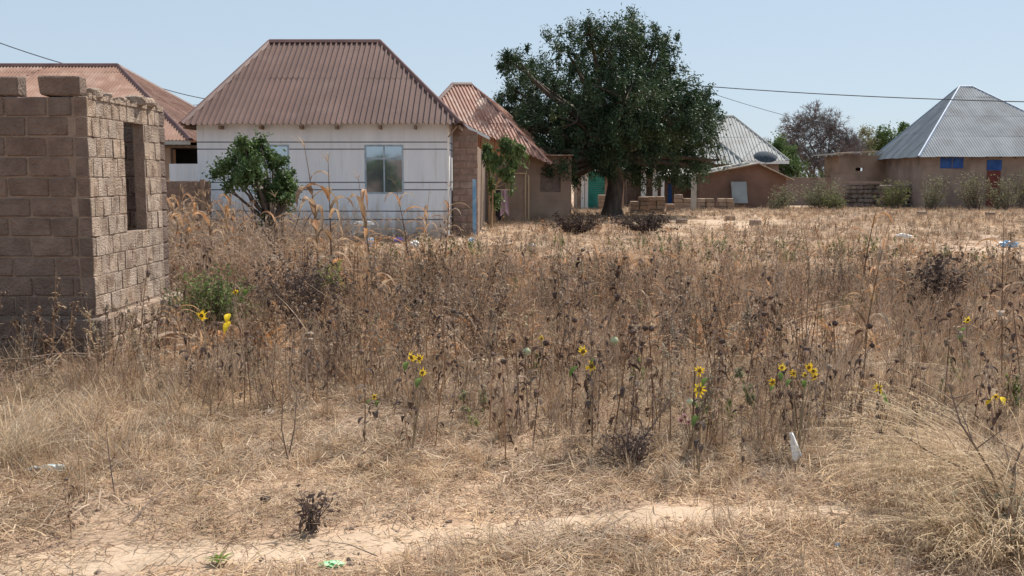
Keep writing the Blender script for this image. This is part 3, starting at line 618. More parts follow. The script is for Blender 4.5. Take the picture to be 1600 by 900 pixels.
for i in range(4):
    for j in range(20): m.face([rings[i][j], rings[i][(j+1) % 20], rings[i+1][(j+1) % 20], rings[i+1][j]])
m.build('reflector', mat('dish_dark', (.03, .04, .055), (.05, .065, .085), 3, bump=0), dd, True); m = M(); m.tube([(dc.x, dc.y+.15, dc.z-1.2), (dc.x, dc.y+.15, dc.z)], .035, 6); m.tube([(dc.x, dc.y, dc.z-.1), (dc.x+.1, dc.y-.7, dc.z+.3)], .015, 5); m.build('mast', conc_m, dd)
# walls and sheds at the right
b = M(); b.box(X(1225, 62), X(1305, 62), 62, 62.2, -.1, Z(279, 62)); b.box(X(1225, 62), X(1305, 62), 61.97, 62.23, Z(279, 62)+.003, Z(278, 62)+.03); tag(b.build('boundary_wall', mudpink_m), 'long low brown wall right of the red mud shed', 'wall')
bs = thing('block_shed', 'small block shed with ragged plank roof left of the grey pyramid roof', 'shed', (X(1340, 66), 66, 0)); Y = 64
b = M(); core_wall(b, 0, X(1310, Y), X(1400, Y), Y, Y+.2, -.1, Z(243, Y), [(X(1336, Y), X(1348, Y), Z(267, Y), Z(262, Y))]); b.box(X(1310, Y), X(1310, Y)+.2, Y+.2, Y+3, -.1, Z(243, Y)); b.build('wall', mud_m, bs)
b = M(); b.box(X(1330, Y), X(1352, Y), Y+1, Y+1.1, .2, Z(255, Y)); b.build('room_wall', dark_in, bs)
r9 = random.Random(2)
for k in range(7):
    a = P(1296+k*12, 242-k*.7, Y-.4); m = M(); m.box(a.x, a.x+r9.uniform(.45, .6), Y-.5+r9.uniform(0, .3), Y+3, a.z+r9.uniform(0, .05), a.z+.07+r9.uniform(0, .05)); m.build('plank', wood_l if k % 3 else tin_m, bs)
b = M(); b.box(X(1298, 61.5), X(1353, 61.5), 61.4, 61.6, -.1, Z(270, 61.5)); b.box(X(1298, 61.5), X(1353, 61.5), 61.37, 61.63, Z(270, 61.5)+.003, Z(268, 61.5)); tag(b.build('yard_wall', mudpink_m), 'taller grey brown wall segment in front of the small block shed', 'wall')
stone_d = mat('dark_stone', (.10, .08, .07), (.22, .18, .155), 3, bump=.5)
sw = thing('stone_wall', 'dark rough stone enclosure with flat cap slab left of the round-roofed hut', 'wall', (X(1350, 58), 58, 0))
for k in range(60):
    r_k = k // 12; c = k % 12; me = rock_mesh(.30, .25, .17, 80+k % 7, stone_d, 'stone'); link('stone', me, sw, TR(X(1325, 58)+c*.36*.9+r9.uniform(-.05, .05), 58+r9.uniform(-.05, .05), .12+r_k*.25, r9.uniform(0, 3)))
b = M(); b.box(X(1322, 58), X(1374, 58), 57.7, 58.4, 1.33, 1.42); b.build('cap_slab', mudpink_m, sw)
# right hut
hu = thing('pyramid_roof_house', 'brown block house with blue shutters under a steep grey pyramid roof at the right', 'house', (27, 57, 0))
f1 = P(1435, 245, 55); bk = Vector((X(1359, 66, 250), 66, f1.z)); f2 = Vector((f1.x+11, 55.6, f1.z)); b2 = Vector((bk.x+11, 66.6, f1.z))
h1 = P(1499, 136, 61); h2 = P(1519, 136, 61)
hip_roof(hu, (f1, f2, b2, bk), h1, h2, roof_blue, cap_blue, pitch=.15, amp=.035, kind='sine', sheet=.85, rows=(2.0, 2.0), cap_r=.10)
def inn(p, k=.5, c=Vector((28, 61, 0))): d = Vector((c.x-p.x, c.y-p.y, 0)).normalized(); return Vector((p.x+d.x*k*1.4, p.y+d.y*k*1.4, 0))
i1, i2, i3, i4 = inn(f1), inn(f2), inn(b2), inn(bk)
b = M(); b.hexa([(p.x, p.y, -.1) for p in (i1, i2, i3, i4)]+[(p.x, p.y, f1.z+.25) for p in (i1, i2, i3, i4)]); b.build('wall', mudpink_m, hu)
def onwall(px0, px1, py0, py1, mt, nm, off=.03):
    Yw = i1.y+(X((px0+px1)/2, i1.y)-i1.x)/(i2.x-i1.x)*(i2.y-i1.y); m = M(); m.box(X(px0, Yw), X(px1, Yw), Yw-off, Yw+.1, Z(py1, Yw), Z(py0, Yw)); return m.build(nm, mt, hu)
s_ = onwall(1467, 1503, 246, 263, shut_blue, 'shutter', .05); d = onwall(1540, 1563, 250, 266, shut_blue, 'shutter', .05); onwall(1541, 1562, 267, 322, door_red, 'door', .05)
onwall(1485, 1486, 247, 262, wood_m, 'shutter_joint', .065)
for px in range(1450, 1600, 22): onwall(px, px+3, 243.5, 247, wood_m, 'rafter_end', .3)
# ---------------------------------------------------------------- wires
def wire(pts, label, sag=.3, r=.016):
    m = M(); P3 = []
    for a, b in zip(pts, pts[1:]):
        for k in range(12): t = k/12; q = a.lerp(b, t); q.z -= sag*4*t*(1-t); P3.append(q)
    P3.append(pts[-1]); m.tube(P3, r, 5); tag(m.build('power_cable', wire_m), label, 'cable', 'overhead power cables')
wire([P(1020, 128, 50), P(1560, 158, 44), P(1900, 150, 40)], 'long dark overhead cable crossing the sky in front of the pyramid roof', .12, .022)
wire([P(1060, 128, 60), P(1290, 196, 72)], 'thin cable dropping from the big tree toward the bare tree', .15, .016)
wire([P(-120, 20, 34), P(225, 129, 42), P(420, 162, 46)], 'dark cable descending from the top left corner behind the orange roof', .25, .018)
wire([P(180, 168, 50), P(420, 148, 52)], 'lowest thin cable in the gap between the two left roofs', .2, .013)
# ---------------------------------------------------------------- trees and bushes
def leaves(C, D, L, Wd, spread_n=None):
    n = len(C); r = rng.normal(size=(n, 3)); D = D/np.linalg.norm(D, axis=1, keepdims=True); S = np.cross(D, r); S /= np.linalg.norm(S, axis=1, keepdims=True)+1e-9
    Nn = np.cross(S, D); l = L[:, None]; w_ = Wd[:, None]
    V = np.stack([C-D*l/2, C-S*w_/2+Nn*w_*.2, C+D*l/2, C+S*w_/2+Nn*w_*.2], 1).reshape(-1, 3)
    return V, np.arange(4*n).reshape(n, 4)
def crown(blobs, n_clump, per, L, Wd, clump_r, droop=.5, surf=.5):
    """blobs = (x,y,z,rx,ry,rz); leaf sprays gathered in clumps through the volume"""
    B = np.array(blobs, float); vol = B[:, 3]*B[:, 4]*B[:, 5]; pr = vol**.8; pr /= pr.sum(); k = rng.choice(len(B), n_clump, p=pr)
    d = rng.normal(size=(n_clump, 3)); d /= np.linalg.norm(d, axis=1, keepdims=True); rad = rng.random(n_clump)**(surf)
    rad = rad*rng.uniform(.86, 1.16, n_clump); C = B[k, :3]+d*rad[:, None]*B[k, 3:]; sz = clump_r*rng.uniform(.5, 1.4, n_clump)
    idx = np.repeat(np.arange(n_clump), per); q = rng.normal(size=(len(idx), 3))*.42; q[:, :2] *= (1-.35*droop); q[:, 2] -= np.abs(rng.normal(size=len(idx)))*droop*1.2
    pos = C[idx]+q*sz[idx][:, None]
    D = rng.normal(size=(len(idx), 3))*.6+d[idx]*.5; D[:, 2] -= droop*1.1
    Ls = L*rng.uniform(.6, 1.3, len(idx))
    return leaves(pos, D, Ls, Ls*Wd/L), C
def limb(m, a, b, r0, r1, wob=.12, n=6, seed=0, sides=6):
    r = random.Random(seed); a, b = Vector(a), Vector(b); L = (b-a).length; pts = []; rad = []
    for i in range(n+1):
        t = i/n; p = a.lerp(b, t); 
        if 0 < i < n: p += Vector((r.uniform(-1, 1), r.uniform(-1, 1), r.uniform(-.3, .8)))*wob*L/n*1.5
        pts.append(p); rad.append(r0+(r1-r0)*t)
    m.tube(pts, rad, sides); return pts
def tree(name, label, cat, base, trunk_top, tr, blobs, lm, n_clump, per, L, Wd, cr, droop=.4, surf=.5, bm_=None, group=None, twigs=0):
    t = thing(name, label, cat, base, group); base = Vector(base); tt = Vector(trunk_top)
    m = M(); m.tube([base-Vector((0, 0, .2)), base+Vector((0, 0, .05)), base.lerp(tt, .15), base.lerp(tt, .5)+Vector((tr*.3, 0, 0)), tt], [tr*1.7, tr*1.45, tr*1.1, tr*.95, tr*.8], 10); m.build('trunk', bm_ or bark, t, True)
    (V, Fq), C = crown(blobs, n_clump, per, L, Wd, cr, droop, surf)
    m = M()
    for i, bb in enumerate(blobs): 
        pts = limb(m, tt-Vector((0, 0, .15)), bb[:3], tr*.55, tr*.12, seed=i)
    for c in C[:: max(1, len(C)//max(1, twigs))][:twigs] if twigs else []:
        j = min(range(len(blobs)), key=lambda q: (Vector(blobs[q][:3])-Vector(c)).length); limb(m, blobs[j][:3], c, tr*.12, tr*.03, n=3, seed=int(abs(c[0])*100), sides=3)
    m.build('limb', bm_ or bark, t, True)
    link('crown', npmesh('crown', V, Fq, lm), t); return t
def blobs_px(lst, Y, jy, seed, base_scale=F):
    r = random.Random(seed); out = []
    for (px, py, rp) in lst:
        dy = r.uniform(-jy, jy); p = P(px, py, Y); s = rp*Y/F; out.append((p.x, Y+dy, p.z, s, s*1.1, s)) 
    return out
YT = 44
nb = blobs_px([(950, 62, 55), (992, 42, 38), (985, 25, 18), (1025, 55, 40), (1045, 55, 22), (915, 52, 30), (880, 80, 45), (835, 100, 40), (812, 92, 30), (795, 90, 18), (820, 145, 45), (870, 150, 60), (930, 135, 75), (990, 120, 75), (1040, 110, 42), (1055, 155, 50), (1088, 150, 32), (1108, 140, 16), (1085, 190, 48), (1105, 215, 32), (1050, 215, 55), (990, 200, 70), (920, 205, 65), (860, 200, 45), (830, 185, 38), (870, 245, 32), (905, 250, 25), (945, 240, 30), (1000, 245, 35), (1035, 250, 30), (1075, 245, 32), (1105, 245, 22), (800, 185, 20), (785, 165, 14), (808, 175, 24), (790, 130, 18), (800, 210, 14), (835, 225, 26), (850, 262, 22), (880, 268, 18), (1118, 215, 16), (1122, 240, 12), (1120, 165, 14), (1060, 250, 20), (1090, 250, 18), (1020, 252, 16), (925, 250, 14), (820, 240, 14), (872, 278, 16), (895, 272, 18), (850, 272, 12), (1010, 250, 16), (1045, 250, 14), (1075, 254, 14), (1122, 245, 8), (930, 240, 18), (965, 236, 22), (900, 245, 18), (985, 240, 16), (870, 258, 12), (1000, 235, 30), (935, 232, 30), (800, 120, 22), (790, 155, 16)], YT, 2.6, 3)
nb += [(4.5, YT-3.0, 5.0, 2.2, 1.6, 1.8), (5.6, YT+3.2, 5.2, 2.6, 2, 2.2), (3.0, YT+2.8, 4.6, 2, 1.7, 1.6), (6.8, YT-2.6, 4.4, 1.7, 1.4, 1.4), (2.6, YT-2.2, 4.2, 1.5, 1.2, 1.2)]
bp_ = G(957, 337)
tree('neem_tree', 'large dark green spreading tree with thick dark trunk in the middle distance', 'tree', (X(957, YT), YT, 0), (X(957, YT)+.05, YT, Z(238, YT)), .36, [(a, b_, c-.28, d*.93, e, f*.93) for a, b_, c, d, e, f in nb], neem_l, 1400, 105, .15, .05, .36, droop=.38, surf=.36, twigs=260)
# leafy shrub before the white house
YSh = 19.5
sbl = blobs_px([(395, 235, 26), (370, 245, 26), (345, 262, 24), (325, 272, 14), (425, 250, 24), (440, 275, 26), (400, 265, 34), (375, 275, 24), (450, 295, 20), (420, 300, 30), (435, 320, 24), (455, 310, 14), (350, 290, 14), (385, 225, 16), (415, 340, 14), (405, 220, 14)], YSh, .45, 5)
sbl = [(a, b_, c, d*.66, e*.7, f*.66) for a, b_, c, d, e, f in sbl]
tree('leafy_shrub', 'dense glossy dark green small tree standing before the white house', 'tree', (X(427, YSh), YSh, 0), (X(424, YSh), YSh, Z(340, YSh)), .07, sbl, shrub_l, 340, 30, .08, .04, .12, droop=.2, surf=.5, twigs=90)
m = M()
for k in range(16):
    a = random.uniform(-.3, .3); limb(m, (X(427, YSh)+a*.4, YSh+random.uniform(-.1, .1), 0), (X(427, YSh)+a*2.4, YSh+random.uniform(-.3, .3), random.uniform(.8, 1.7)), .02, .006, seed=k, sides=4)
m.build('basal_stem', twig_m, bpy.data.objects['leafy_shrub'])
# pale leaved tree by the block house
YPp = 34.5
pb = blobs_px([(760, 235, 16), (785, 225, 16), (805, 232, 18), (820, 238, 10), (775, 250, 14), (800, 250, 14), (765, 262, 12), (790, 268, 14), (770, 285, 12), (775, 305, 12), (800, 280, 8)], YPp, .4, 9)
pb = [(a, b_, c, d*.7, e*.7, f*.7) for a, b_, c, d, e, f in pb]
tree('papaya_tree', 'thin pale green leafy tree over the hanging clothes', 'tree', (X(768, YPp), YPp, 0), (X(770, YPp), YPp, Z(290, YPp)), .035, pb, papaya_l, 85, 18, .24, .09, .17, droop=.7, surf=.6, twigs=60, bm_=wood_l)
# bare acacia
def bare_tree(name, label, base, H, spreadx, seed, mt, depth=7, r0=.16, wmin=.012, flat=.75, cut=99999):
    r = random.Random(seed); t = thing(name, label, 'tree', base); m = M(); tw = M()
    def rec(p, d, L, rad, k):
        if k == 0 or len(tw.f)+len(m.f) > cut: return
        q = p+d*L; mid = p.lerp(q, .5)+Vector((r.uniform(-1, 1), r.uniform(-1, 1), r.uniform(-1, 1)))*L*.08
        (m if k > 4 else tw).tube([p, mid, q], [rad, rad*.85, rad*.7], 5 if k > 4 else 3, cap=False)
        for c in range(r.choice((2, 3, 3)) if k > 2 else 3):
            nd = (d+Vector((r.uniform(-1, 1)*spreadx, r.uniform(-1, 1)*spreadx, r.uniform(-.45, .6)*flat))).normalized()
            if nd.z < -.1: nd.z *= .3
            rec(q, nd.normalized(), L*r.uniform(.68, .86), max(wmin, rad*.66), k-1)
    for j in range(5):
        a = j*1.256+r.uniform(-.3, .3); rec(Vector(base)+Vector((0, 0, .1)), Vector((math.cos(a)*.55, math.sin(a)*.55, 1)).normalized(), H*.25, r0, depth)
    m.build('trunk', mt, t); tw.build('crown', mt, t); return t
YAc = 76
def twig_tree(name, label, base, blobs, mt, n, seed):
    r = random.Random(seed); t = thing(name, label, 'tree', base); m = M(); tw = M(); B = Vector(base)+Vector((0, 0, 1.0)); m.tube([Vector(base)-Vector((0, 0, .2)), B], [.28, .2], 8)
    for i, bb in enumerate(blobs):
        c = Vector(bb[:3]); limb(m, B-Vector((0, 0, .3)), c, .11, .03, seed=i, wob=.3)
        for k in range(n):
            d = Vector((r.gauss(0, 1), r.gauss(0, 1), r.gauss(0, 1))).normalized(); q = r.random()**.45; e = c+Vector((d.x*bb[3], d.y*bb[4], d.z*bb[5]))*q
            if k % 3 == 0: limb(tw, c.lerp(e, .15), e, .035, .014, n=4, seed=seed+k, sides=3, wob=.35)
            for g_ in range(7):
                dd = (d*.5+Vector((r.gauss(0, .7), r.gauss(0, .7), r.gauss(.35, .55)))).normalized(); l = r.uniform(.2, .55); p2 = e+dd*l*.5+Vector((r.uniform(-.06, .06), 0, r.uniform(-.06, .06)))
                tw.tube([e, p2, e+dd*l], [.013, .011, .006], 3, cap=False)
    m.build('trunk', mt, t); tw.build('crown', mt, t); return t
twig_tree('bare_tree', 'wide leafless tree with a dense purple brown twig crown beyond the low wall', (X(1280, YAc), YAc, 0), blobs_px([(1245, 200, 26), (1275, 188, 30), (1305, 200, 28), (1325, 225, 22), (1250, 230, 32), (1290, 225, 38), (1320, 245, 26), (1265, 255, 30), (1232, 240, 22), (1300, 258, 30), (1340, 232, 14)], YAc, 1.2, 5), twig_purple, 150, 4)
bare_tree('bare_tree', 'small pale leafless tree behind the grey corrugated roof', (X(1197, 82), 82, 0), 6.3, .5, 9, twig_m, depth=5, r0=.08, wmin=.012)
tree('far_tree', 'green tree directly left of the wide leafless tree', 'tree', (X(1225, 70), 70, 0), (X(1225, 70), 70, 1.6), .12, blobs_px([(1222, 225, 16), (1235, 240, 18), (1218, 245, 14), (1240, 262, 18), (1228, 265, 16), (1212, 232, 8)], 70, .8, 2), far_green, 130, 40, .2, .09, .42, droop=.3, surf=.6)
tree('far_tree', 'green feathery tree left of the pyramid roof', 'tree', (X(1385, 85), 85, 0), (X(1385, 85), 85, 2.6), .14, blobs_px([(1378, 208, 14), (1365, 222, 14), (1392, 218, 16), (1380, 232, 16), (1405, 225, 12), (1400, 208, 8)], 85, 1, 3), far_green, 110, 34, .24, .10, .42, droop=.5, surf=.6)
tree('far_tree', 'sparse grey green tree between the leafless tree and the pyramid roof', 'tree', (X(1350, 84), 84, 0), (X(1350, 84), 84, 2.6), .12, blobs_px([(1350, 208, 12), (1345, 225, 14), (1358, 222, 10), (1348, 240, 12)], 84, 1, 4), pale_bush, 70, 24, .2, .08, .4, droop=.3, surf=.7)
tree('far_tree', 'small tree whose top peeks over the left slope of the pyramid roof', 'tree', (X(1415, 92), 92, 0), (X(1415, 92), 92, 2.6), .12, blobs_px([(1415, 198, 9), (1412, 215, 12), (1422, 210, 8)], 92, 1, 6), far_green, 50, 26, .22, .09, .4, droop=.3)
def bush(label, px, pyb, Y, w_, h, mt, n, seed, L=.13):
    r = random.Random(seed); base = Vector((X(px, Y), Y, 0)); t = thing('bush', label, 'bush', base, 'dusty bushes along the far walls'); m = M(); Cs = []; Ds = []
    for k in range(n):
        a = r.uniform(0, 6.28); q = r.random()**.7*r.uniform(.7, 1.25); tip = base+Vector((math.cos(a)*w_*.5*q+.2*w_*math.sin(seed*1.7), math.sin(a)*w_*.35*q, h*r.uniform(.35, 1.12))); st = base+Vector((math.cos(a)*w_*.18*q, math.sin(a)*.2*q, 0))
        pts = limb(m, st, tip, .014, .006, n=4, seed=seed*50+k, sides=3)
        for s in range(r.choice((6, 14, 24, 30))):
            u = r.uniform(.25, 1.02); i = min(3, int(u*4)); p = pts[i].lerp(pts[i+1], u*4-i)+Vector((r.gauss(0, .09), r.gauss(0, .09), r.gauss(0, .07))); Cs.append(p); Ds.append((r.gauss(0, 1), r.gauss(0, 1), r.gauss(.2, .6)))
    m.build('stem', twig_m, t); Ls = L*rng.uniform(.6, 1.3, len(Cs)); V, Fq = leaves(np.array(Cs), np.array(Ds), Ls, Ls*.45); link('foliage', npmesh('foliage', V, Fq, mt), t)
bush('pale dusty bush against the right end of the red mud shed', 1212, 320, 53, 1.9, 1.15, pale_bush, 46, 1)
bush('wide dusty bush in front of the low brown wall', 1285, 318, 54, 3.2, 1.5, pale_bush, 80, 2)
bush('low yellow green bush left of the dark stone enclosure', 1312, 318, 53, 1.6, .8, olive_bush, 36, 3)
bush('rounded olive green bush just right of the dark stone enclosure', 1393, 322, 53, 1.9, 1.35, olive_bush, 66, 4)
bush('thin pale bush below the left blue shutter', 1455, 322, 52.5, 1.6, 1.6, pale_bush, 40, 5)
bush('pale upright bush left of the red door', 1523, 322, 52, 1.9, 1.75, pale_bush, 56, 6)
bush('pale bush right of the red door at the right edge', 1572, 320, 52, 1.9, 1.7, pale_bush, 50, 7)
bush('tall olive green bush crossing the right edge of the view', 1604, 320, 54, 2.4, 2.3, olive_bush, 80, 8)
bush('low scrubby bush at the foot of the leafless tree', 1262, 300, 66, 3, 1.9, olive_bush, 60, 9)
bush('green thicket behind the low brown wall', 1300, 290, 68, 4, 2.2, far_green, 90, 10)
def low_shrub(name, label, px, py, w_, h, mt, n, seed, L=.04, lw=.45, per=30, stem=twig_m):
    b = G(px, py); r = random.Random(seed); base = Vector((b.x, b.y, float(gz(b.x, b.y)))); t = thing(name, label, 'shrub', base); m = M(); Cs = []; Ds = []
    for k in range(n):
        a = r.uniform(0, 6.28); q = r.random()**.6; tip = base+Vector((math.cos(a)*w_*.5*q, math.sin(a)*w_*.4*q, h*(.5+.5*r.random())*(1-.4*q*q)))
        pts = limb(m, base+Vector((r.gauss(0, .03), r.gauss(0, .03), 0)), tip, .006, .002, n=4, seed=seed*50+k, sides=3)
        for s in range(per):
            u = r.uniform(.3, 1.0); i = min(3, int(u*4)); p = pts[i].lerp(pts[i+1], u*4-i)+Vector((r.gauss(0, .03), r.gauss(0, .03), r.gauss(0, .03))); Cs.append(p); Ds.append((r.gauss(0, 1), r.gauss(0, 1), r.gauss(.2, .6)))
    m.build('stem', stem, t)
    if Cs: Ls = L*rng.uniform(.6, 1.3, len(Cs)); V, Fq = leaves(np.array(Cs), np.array(Ds), Ls, Ls*lw); link('foliage', npmesh('foliage', V, Fq, mt), t)
    return t
low_shrub('green_shrub', 'low bright green shrub among the weeds right of the block building', 335, 515, 1.25, .85, mat('shrub_green_low', (.10, .14, .045), (.20, .25, .09), 5, bump=0, transl=.3), 90, 1, L=.05)
low_shrub('green_shrub', 'small narrow green shrub beside the orange maize leaves', 518, 478, .5, .75, green_w, 26, 2, L=.05)
low_shrub('dark_shrub', 'dark purple brown dead shrub below the glossy green small tree', 470, 505, 1.4, 1.0, weed_dark, 70, 3, L=.05)
low_shrub('dark_shrub', 'dark dead shrub with curled leaves in the right part of the field', 1465, 500, .9, .95, weed_dark, 40, 4, L=.07)
low_shrub('dark_shrub', 'low tangled dark shrub with a long leaning stick near the pink flower', 985, 722, .45, .28, weed_dark, 40, 5, L=.03, per=14)
low_shrub('dark_shrub', 'small dark dead shrub on the straw left of centre foreground', 488, 832, .22, .30, weed_dark, 14, 6, L=.04, per=9)
low_shrub('dark_shrub', 'dark shrubby weed at the foot of the big tree, left side', 900, 368, 2.2, .8, weed_dark, 60, 7, L=.09)
low_shrub('dark_shrub', 'dark shrubby weed at the foot of the big tree, right side', 1010, 366, 2.4, .8, weed_dark, 60, 8, L=.09)
low_shrub('twiggy_shrub', 'grey green twiggy shrub in the lower right corner', 1590, 868, .8, .5, mat('grey_green', (.22, .20, .14), (.34, .31, .22), 5, bump=0, transl=.3), 34, 9, L=.022, per=18, stem=weed_leaf)
# ---------------------------------------------------------------- plant templates
def arc(r, L, az, el0, bend, n=5, o=(0, 0, 0)):
    p = Vector(o); pts = [p.copy()]; el = el0
    for i in range(n):
        d = Vector((math.cos(az)*math.cos(el), math.sin(az)*math.cos(el), math.sin(el))); p = p+d*(L/n); pts.append(p.copy()); el -= bend/n
    return pts
def side(az, r): t = az+math.pi/2+r.uniform(-.5, .5); return Vector((math.cos(t), math.sin(t), r.uniform(-.3, .3)))
def t_litter(seed, n=110, rad=.32, L=(.05, .16), w_=.0035):
    r = random.Random(seed); m = M()
    for k in range(n):
        a = r.uniform(0, 6.28); q = rad*math.sqrt(r.random()); az = r.uniform(0, 6.28); l = r.uniform(*L)
        pts = arc(r, l, az, r.uniform(.0, .5), r.uniform(-.2, 1.1), 3, (math.cos(a)*q, math.sin(a)*q, r.uniform(.003, .02)))
        ww = w_*r.uniform(.7, 1.8); m.ribbon(pts, [ww, ww, ww*.8, ww*.3], side(az, r)+Vector((0, 0, r.uniform(-.5, .5))), 0 if r.random() < .55 else 1)
    return m, [straw, straw_brown]
def t_tuft(seed, n=26, H=(.12, .38), rad=.07, w_=.004, mats=(straw, straw_brown), lean=.5):
    r = random.Random(seed); m = M()
    for k in range(n):
        a = r.uniform(0, 6.28); q = rad*math.sqrt(r.random()); az = r.uniform(0, 6.28); l = r.uniform(*H); ww = w_*r.uniform(.7, 1.6)
        pts = arc(r, l, az, math.pi/2-r.uniform(0, lean), r.uniform(0, 1.1), 4, (math.cos(a)*q, math.sin(a)*q, 0)); m.ribbon(pts, [ww, ww, ww*.9, ww*.7, ww*.2], side(az, r), 0 if r.random() < .6 else 1)
    return m, list(mats)
def scrap(m, r, p, L, wd, mi, down=.3):
    """a small curled dead leaf"""
    az = r.uniform(0, 6.28); pts = arc(r, L, az, r.uniform(-1.2, .9), r.uniform(.5, 2.6), 3, p); m.ribbon(pts, [wd*.3, wd, wd*.8, wd*.1], side(az, r), mi)
def t_weed(seed, H=.65, nb=9, mats=(weed_stem, weed_leaf, weed_dark), leafn=7, ls=.032, stems=2, sp=.12):
    r = random.Random(seed); m = M()
    for s in range(stems):
        az = r.uniform(0, 6.28); h = H*r.uniform(.7, 1.1); st = arc(r, h, az, math.pi/2-r.uniform(.02, .25), r.uniform(-.15, .2), 5, (r.gauss(0, sp*.5), r.gauss(0, sp*.5), 0)); m.tube(st, [.0042, .004, .0036, .003, .0024, .0016], 3, 0, cap=False)
        for b in range(nb):
            t = r.uniform(.25, .98)*5; i = min(4, int(t)); p = st[i].lerp(st[i+1], t-i); az = r.uniform(0, 6.28); l = h*r.uniform(.10, .32)*(1.2-t/6)
            br = arc(r, l, az, r.uniform(.5, 1.25), r.uniform(-.3, .3), 3, p); m.ribbon(br, [.0028, .0024, .002, .0015], side(az, r), 0)
            for q in range(leafn):
                u = r.uniform(.15, 1)*3; j = min(2, int(u)); pp = br[j].lerp(br[j+1], u-j); scrap(m, r, pp, ls*r.uniform(.6, 1.5), ls*r.uniform(.25, .6), 1 if r.random() < .7 else 2)
    return m, list(mats)
def dead_sf_parts(seed, H=.85, nl=9, ll=.12):
    r = random.Random(seed); az = r.uniform(0, 6.28); st = arc(r, H, az, math.pi/2-r.uniform(.0, .12), r.uniform(-.1, .2), 6); stem = M().tube(st, [.006, .006, .0055, .005, .0045, .004, .003], 5, 0); lv = []
    for k in range(nl):
        t = (.22+.75*k/nl+r.uniform(-.04, .04))*6; i = min(5, int(t)); p = st[i].lerp(st[i+1], t-i); a = r.uniform(0, 6.28); l = ll*r.uniform(.6, 1.3); pts = arc(r, l, a, r.uniform(.1, .8), r.uniform(2.0, 3.0), 5, p); ww = l*.42*r.uniform(.6, 1.2)
        m = M(); m.ribbon(pts, [ww*.1, ww*.5, ww, ww*.8, ww*.6, ww*.15], side(a, r)+Vector((0, 0, r.uniform(-.4, .4)))); m.ribbon(pts, [ww*.05, ww*.2, ww*.6, ww*.5, ww*.3, ww*.1], Vector((math.cos(a), math.sin(a), .4))); lv.append(m)
    hd = M(); top = st[-1]; a = az; rr_ = .028*r.uniform(.7, 1.2); c = top+Vector((math.cos(a)*.02, math.sin(a)*.02, -.005)); hd.tube([c+Vector((0, 0, .014)), c, c+Vector((math.cos(a)*.012, math.sin(a)*.012, -.02))], [rr_*.4, rr_, rr_*.7], 8)
    return stem, lv, hd
def t_deadsf(seed, H=.85, **k):
    s, lv, hd = dead_sf_parts(seed, H, **k); m = M(); m.add(s, 0)
    for i, l in enumerate(lv): m.add(l, 1 if i % 3 else 2)
    m.add(hd, 2); return m, [weed_stem, weed_dark, weed_leaf]
def maize_parts(seed, H=1.6, nl=9, lean=.1, sd_len=(.45, .8), bend=(1.8, 3.0)):
    r = random.Random(seed); az = r.uniform(0, 6.28); st = arc(r, H, az, math.pi/2-r.uniform(.02, lean), r.uniform(0, .3), 7); stem = M().tube(st, [.014, .013, .012, .011, .009, .007, .005, .003], 6, 0); lv = []; a0 = r.uniform(0, 6.28)
    for k in range(nl):
        t = (.15+.72*k/nl+r.uniform(-.03, .03))*7; i = min(6, int(t)); p = st[i].lerp(st[i+1], t-i); a = a0+(k % 2)*math.pi+r.uniform(-.6, .6); l = r.uniform(*sd_len)*min(1, H/1.2)
        pts = arc(r, l, a, r.uniform(.7, 1.3), r.uniform(*bend), 7, p); ww = .06*r.uniform(.6, 1.3); m = M(); tw = r.uniform(-.6, .6); b0 = a+math.pi/2
        kk = len(m.v)
        for q, pp in enumerate(pts):
            tt = b0+tw*q/3; s_ = Vector((math.cos(tt), math.sin(tt), .5*math.sin(q*.9+a))).normalized(); wv = ww*[.6, 1, 1, .95, .85, .7, .45, .08][q]; m.v += [tuple(pp-s_*wv/2), tuple(pp-Vector((0, 0, wv*.22))), tuple(pp+s_*wv/2)]
        for q in range(7):
            for c in (0, 1): m.f.append((kk+3*q+c, kk+3*q+c+1, kk+3*q+4+c, kk+3*q+3+c)); m.m.append(0)
        lv.append(m)
    ts = M()
    for q in range(6):
        a = r.uniform(0, 6.28); ts.ribbon(arc(r, r.uniform(.12, .25), a, r.uniform(.8, 1.5), r.uniform(.2, 1.2), 4, st[-1]), [.006, .008, .007, .006, .002], side(a, r))
    return stem, lv, ts
def t_maize(seed, H=1.3, mats=(maize_d, maize_m, maize_o), **k):
    s, lv, ts = maize_parts(seed, H, **k); m = M(); m.add(s, 0); r = random.Random(seed)
    for l in lv: m.add(l, r.choice((1, 1, 2)))
    m.add(ts, 1); return m, list(mats)
def t_maizelitter(seed, mats=(maize_o, maize_m)):
    r = random.Random(seed); m = M()
    for k in range(9):
        a = r.uniform(0, 6.28); l = r.uniform(.2, .5); ww = .03*r.uniform(.6, 1.3); m.ribbon(arc(r, l, a, r.uniform(.2, 1.2), r.uniform(.8, 2.4), 5, (r.gauss(0, .12), r.gauss(0, .12), .01)), [ww*.6, ww, ww, ww*.8, ww*.5, ww*.1], side(a, r), k % 2)
    return m, list(mats)
def t_tangle(seed, mats=(straw_brown, weed_stem, straw)):
    r = random.Random(seed); m = M()
    for k in range(14):
        az = r.uniform(0, 6.28); l = r.uniform(.25, .75); p0 = (r.gauss(0, .15), r.gauss(0, .15), r.uniform(0, .12)); pts = arc(r, l, az, r.uniform(-.05, .6), r.uniform(-.2, .7), 5, p0); ww = r.uniform(.004, .007); m.ribbon(pts, [ww, ww, ww, ww*.8, ww*.6, ww*.3], side(az, r)+Vector((0, 0, r.uniform(-1, 1))), r.choice((0, 0, 1, 2)))
        for q in range(3): scrap(m, r, pts[r.randint(1, 5)], .03, .012, r.choice((0, 1)))
    return m, list(mats)
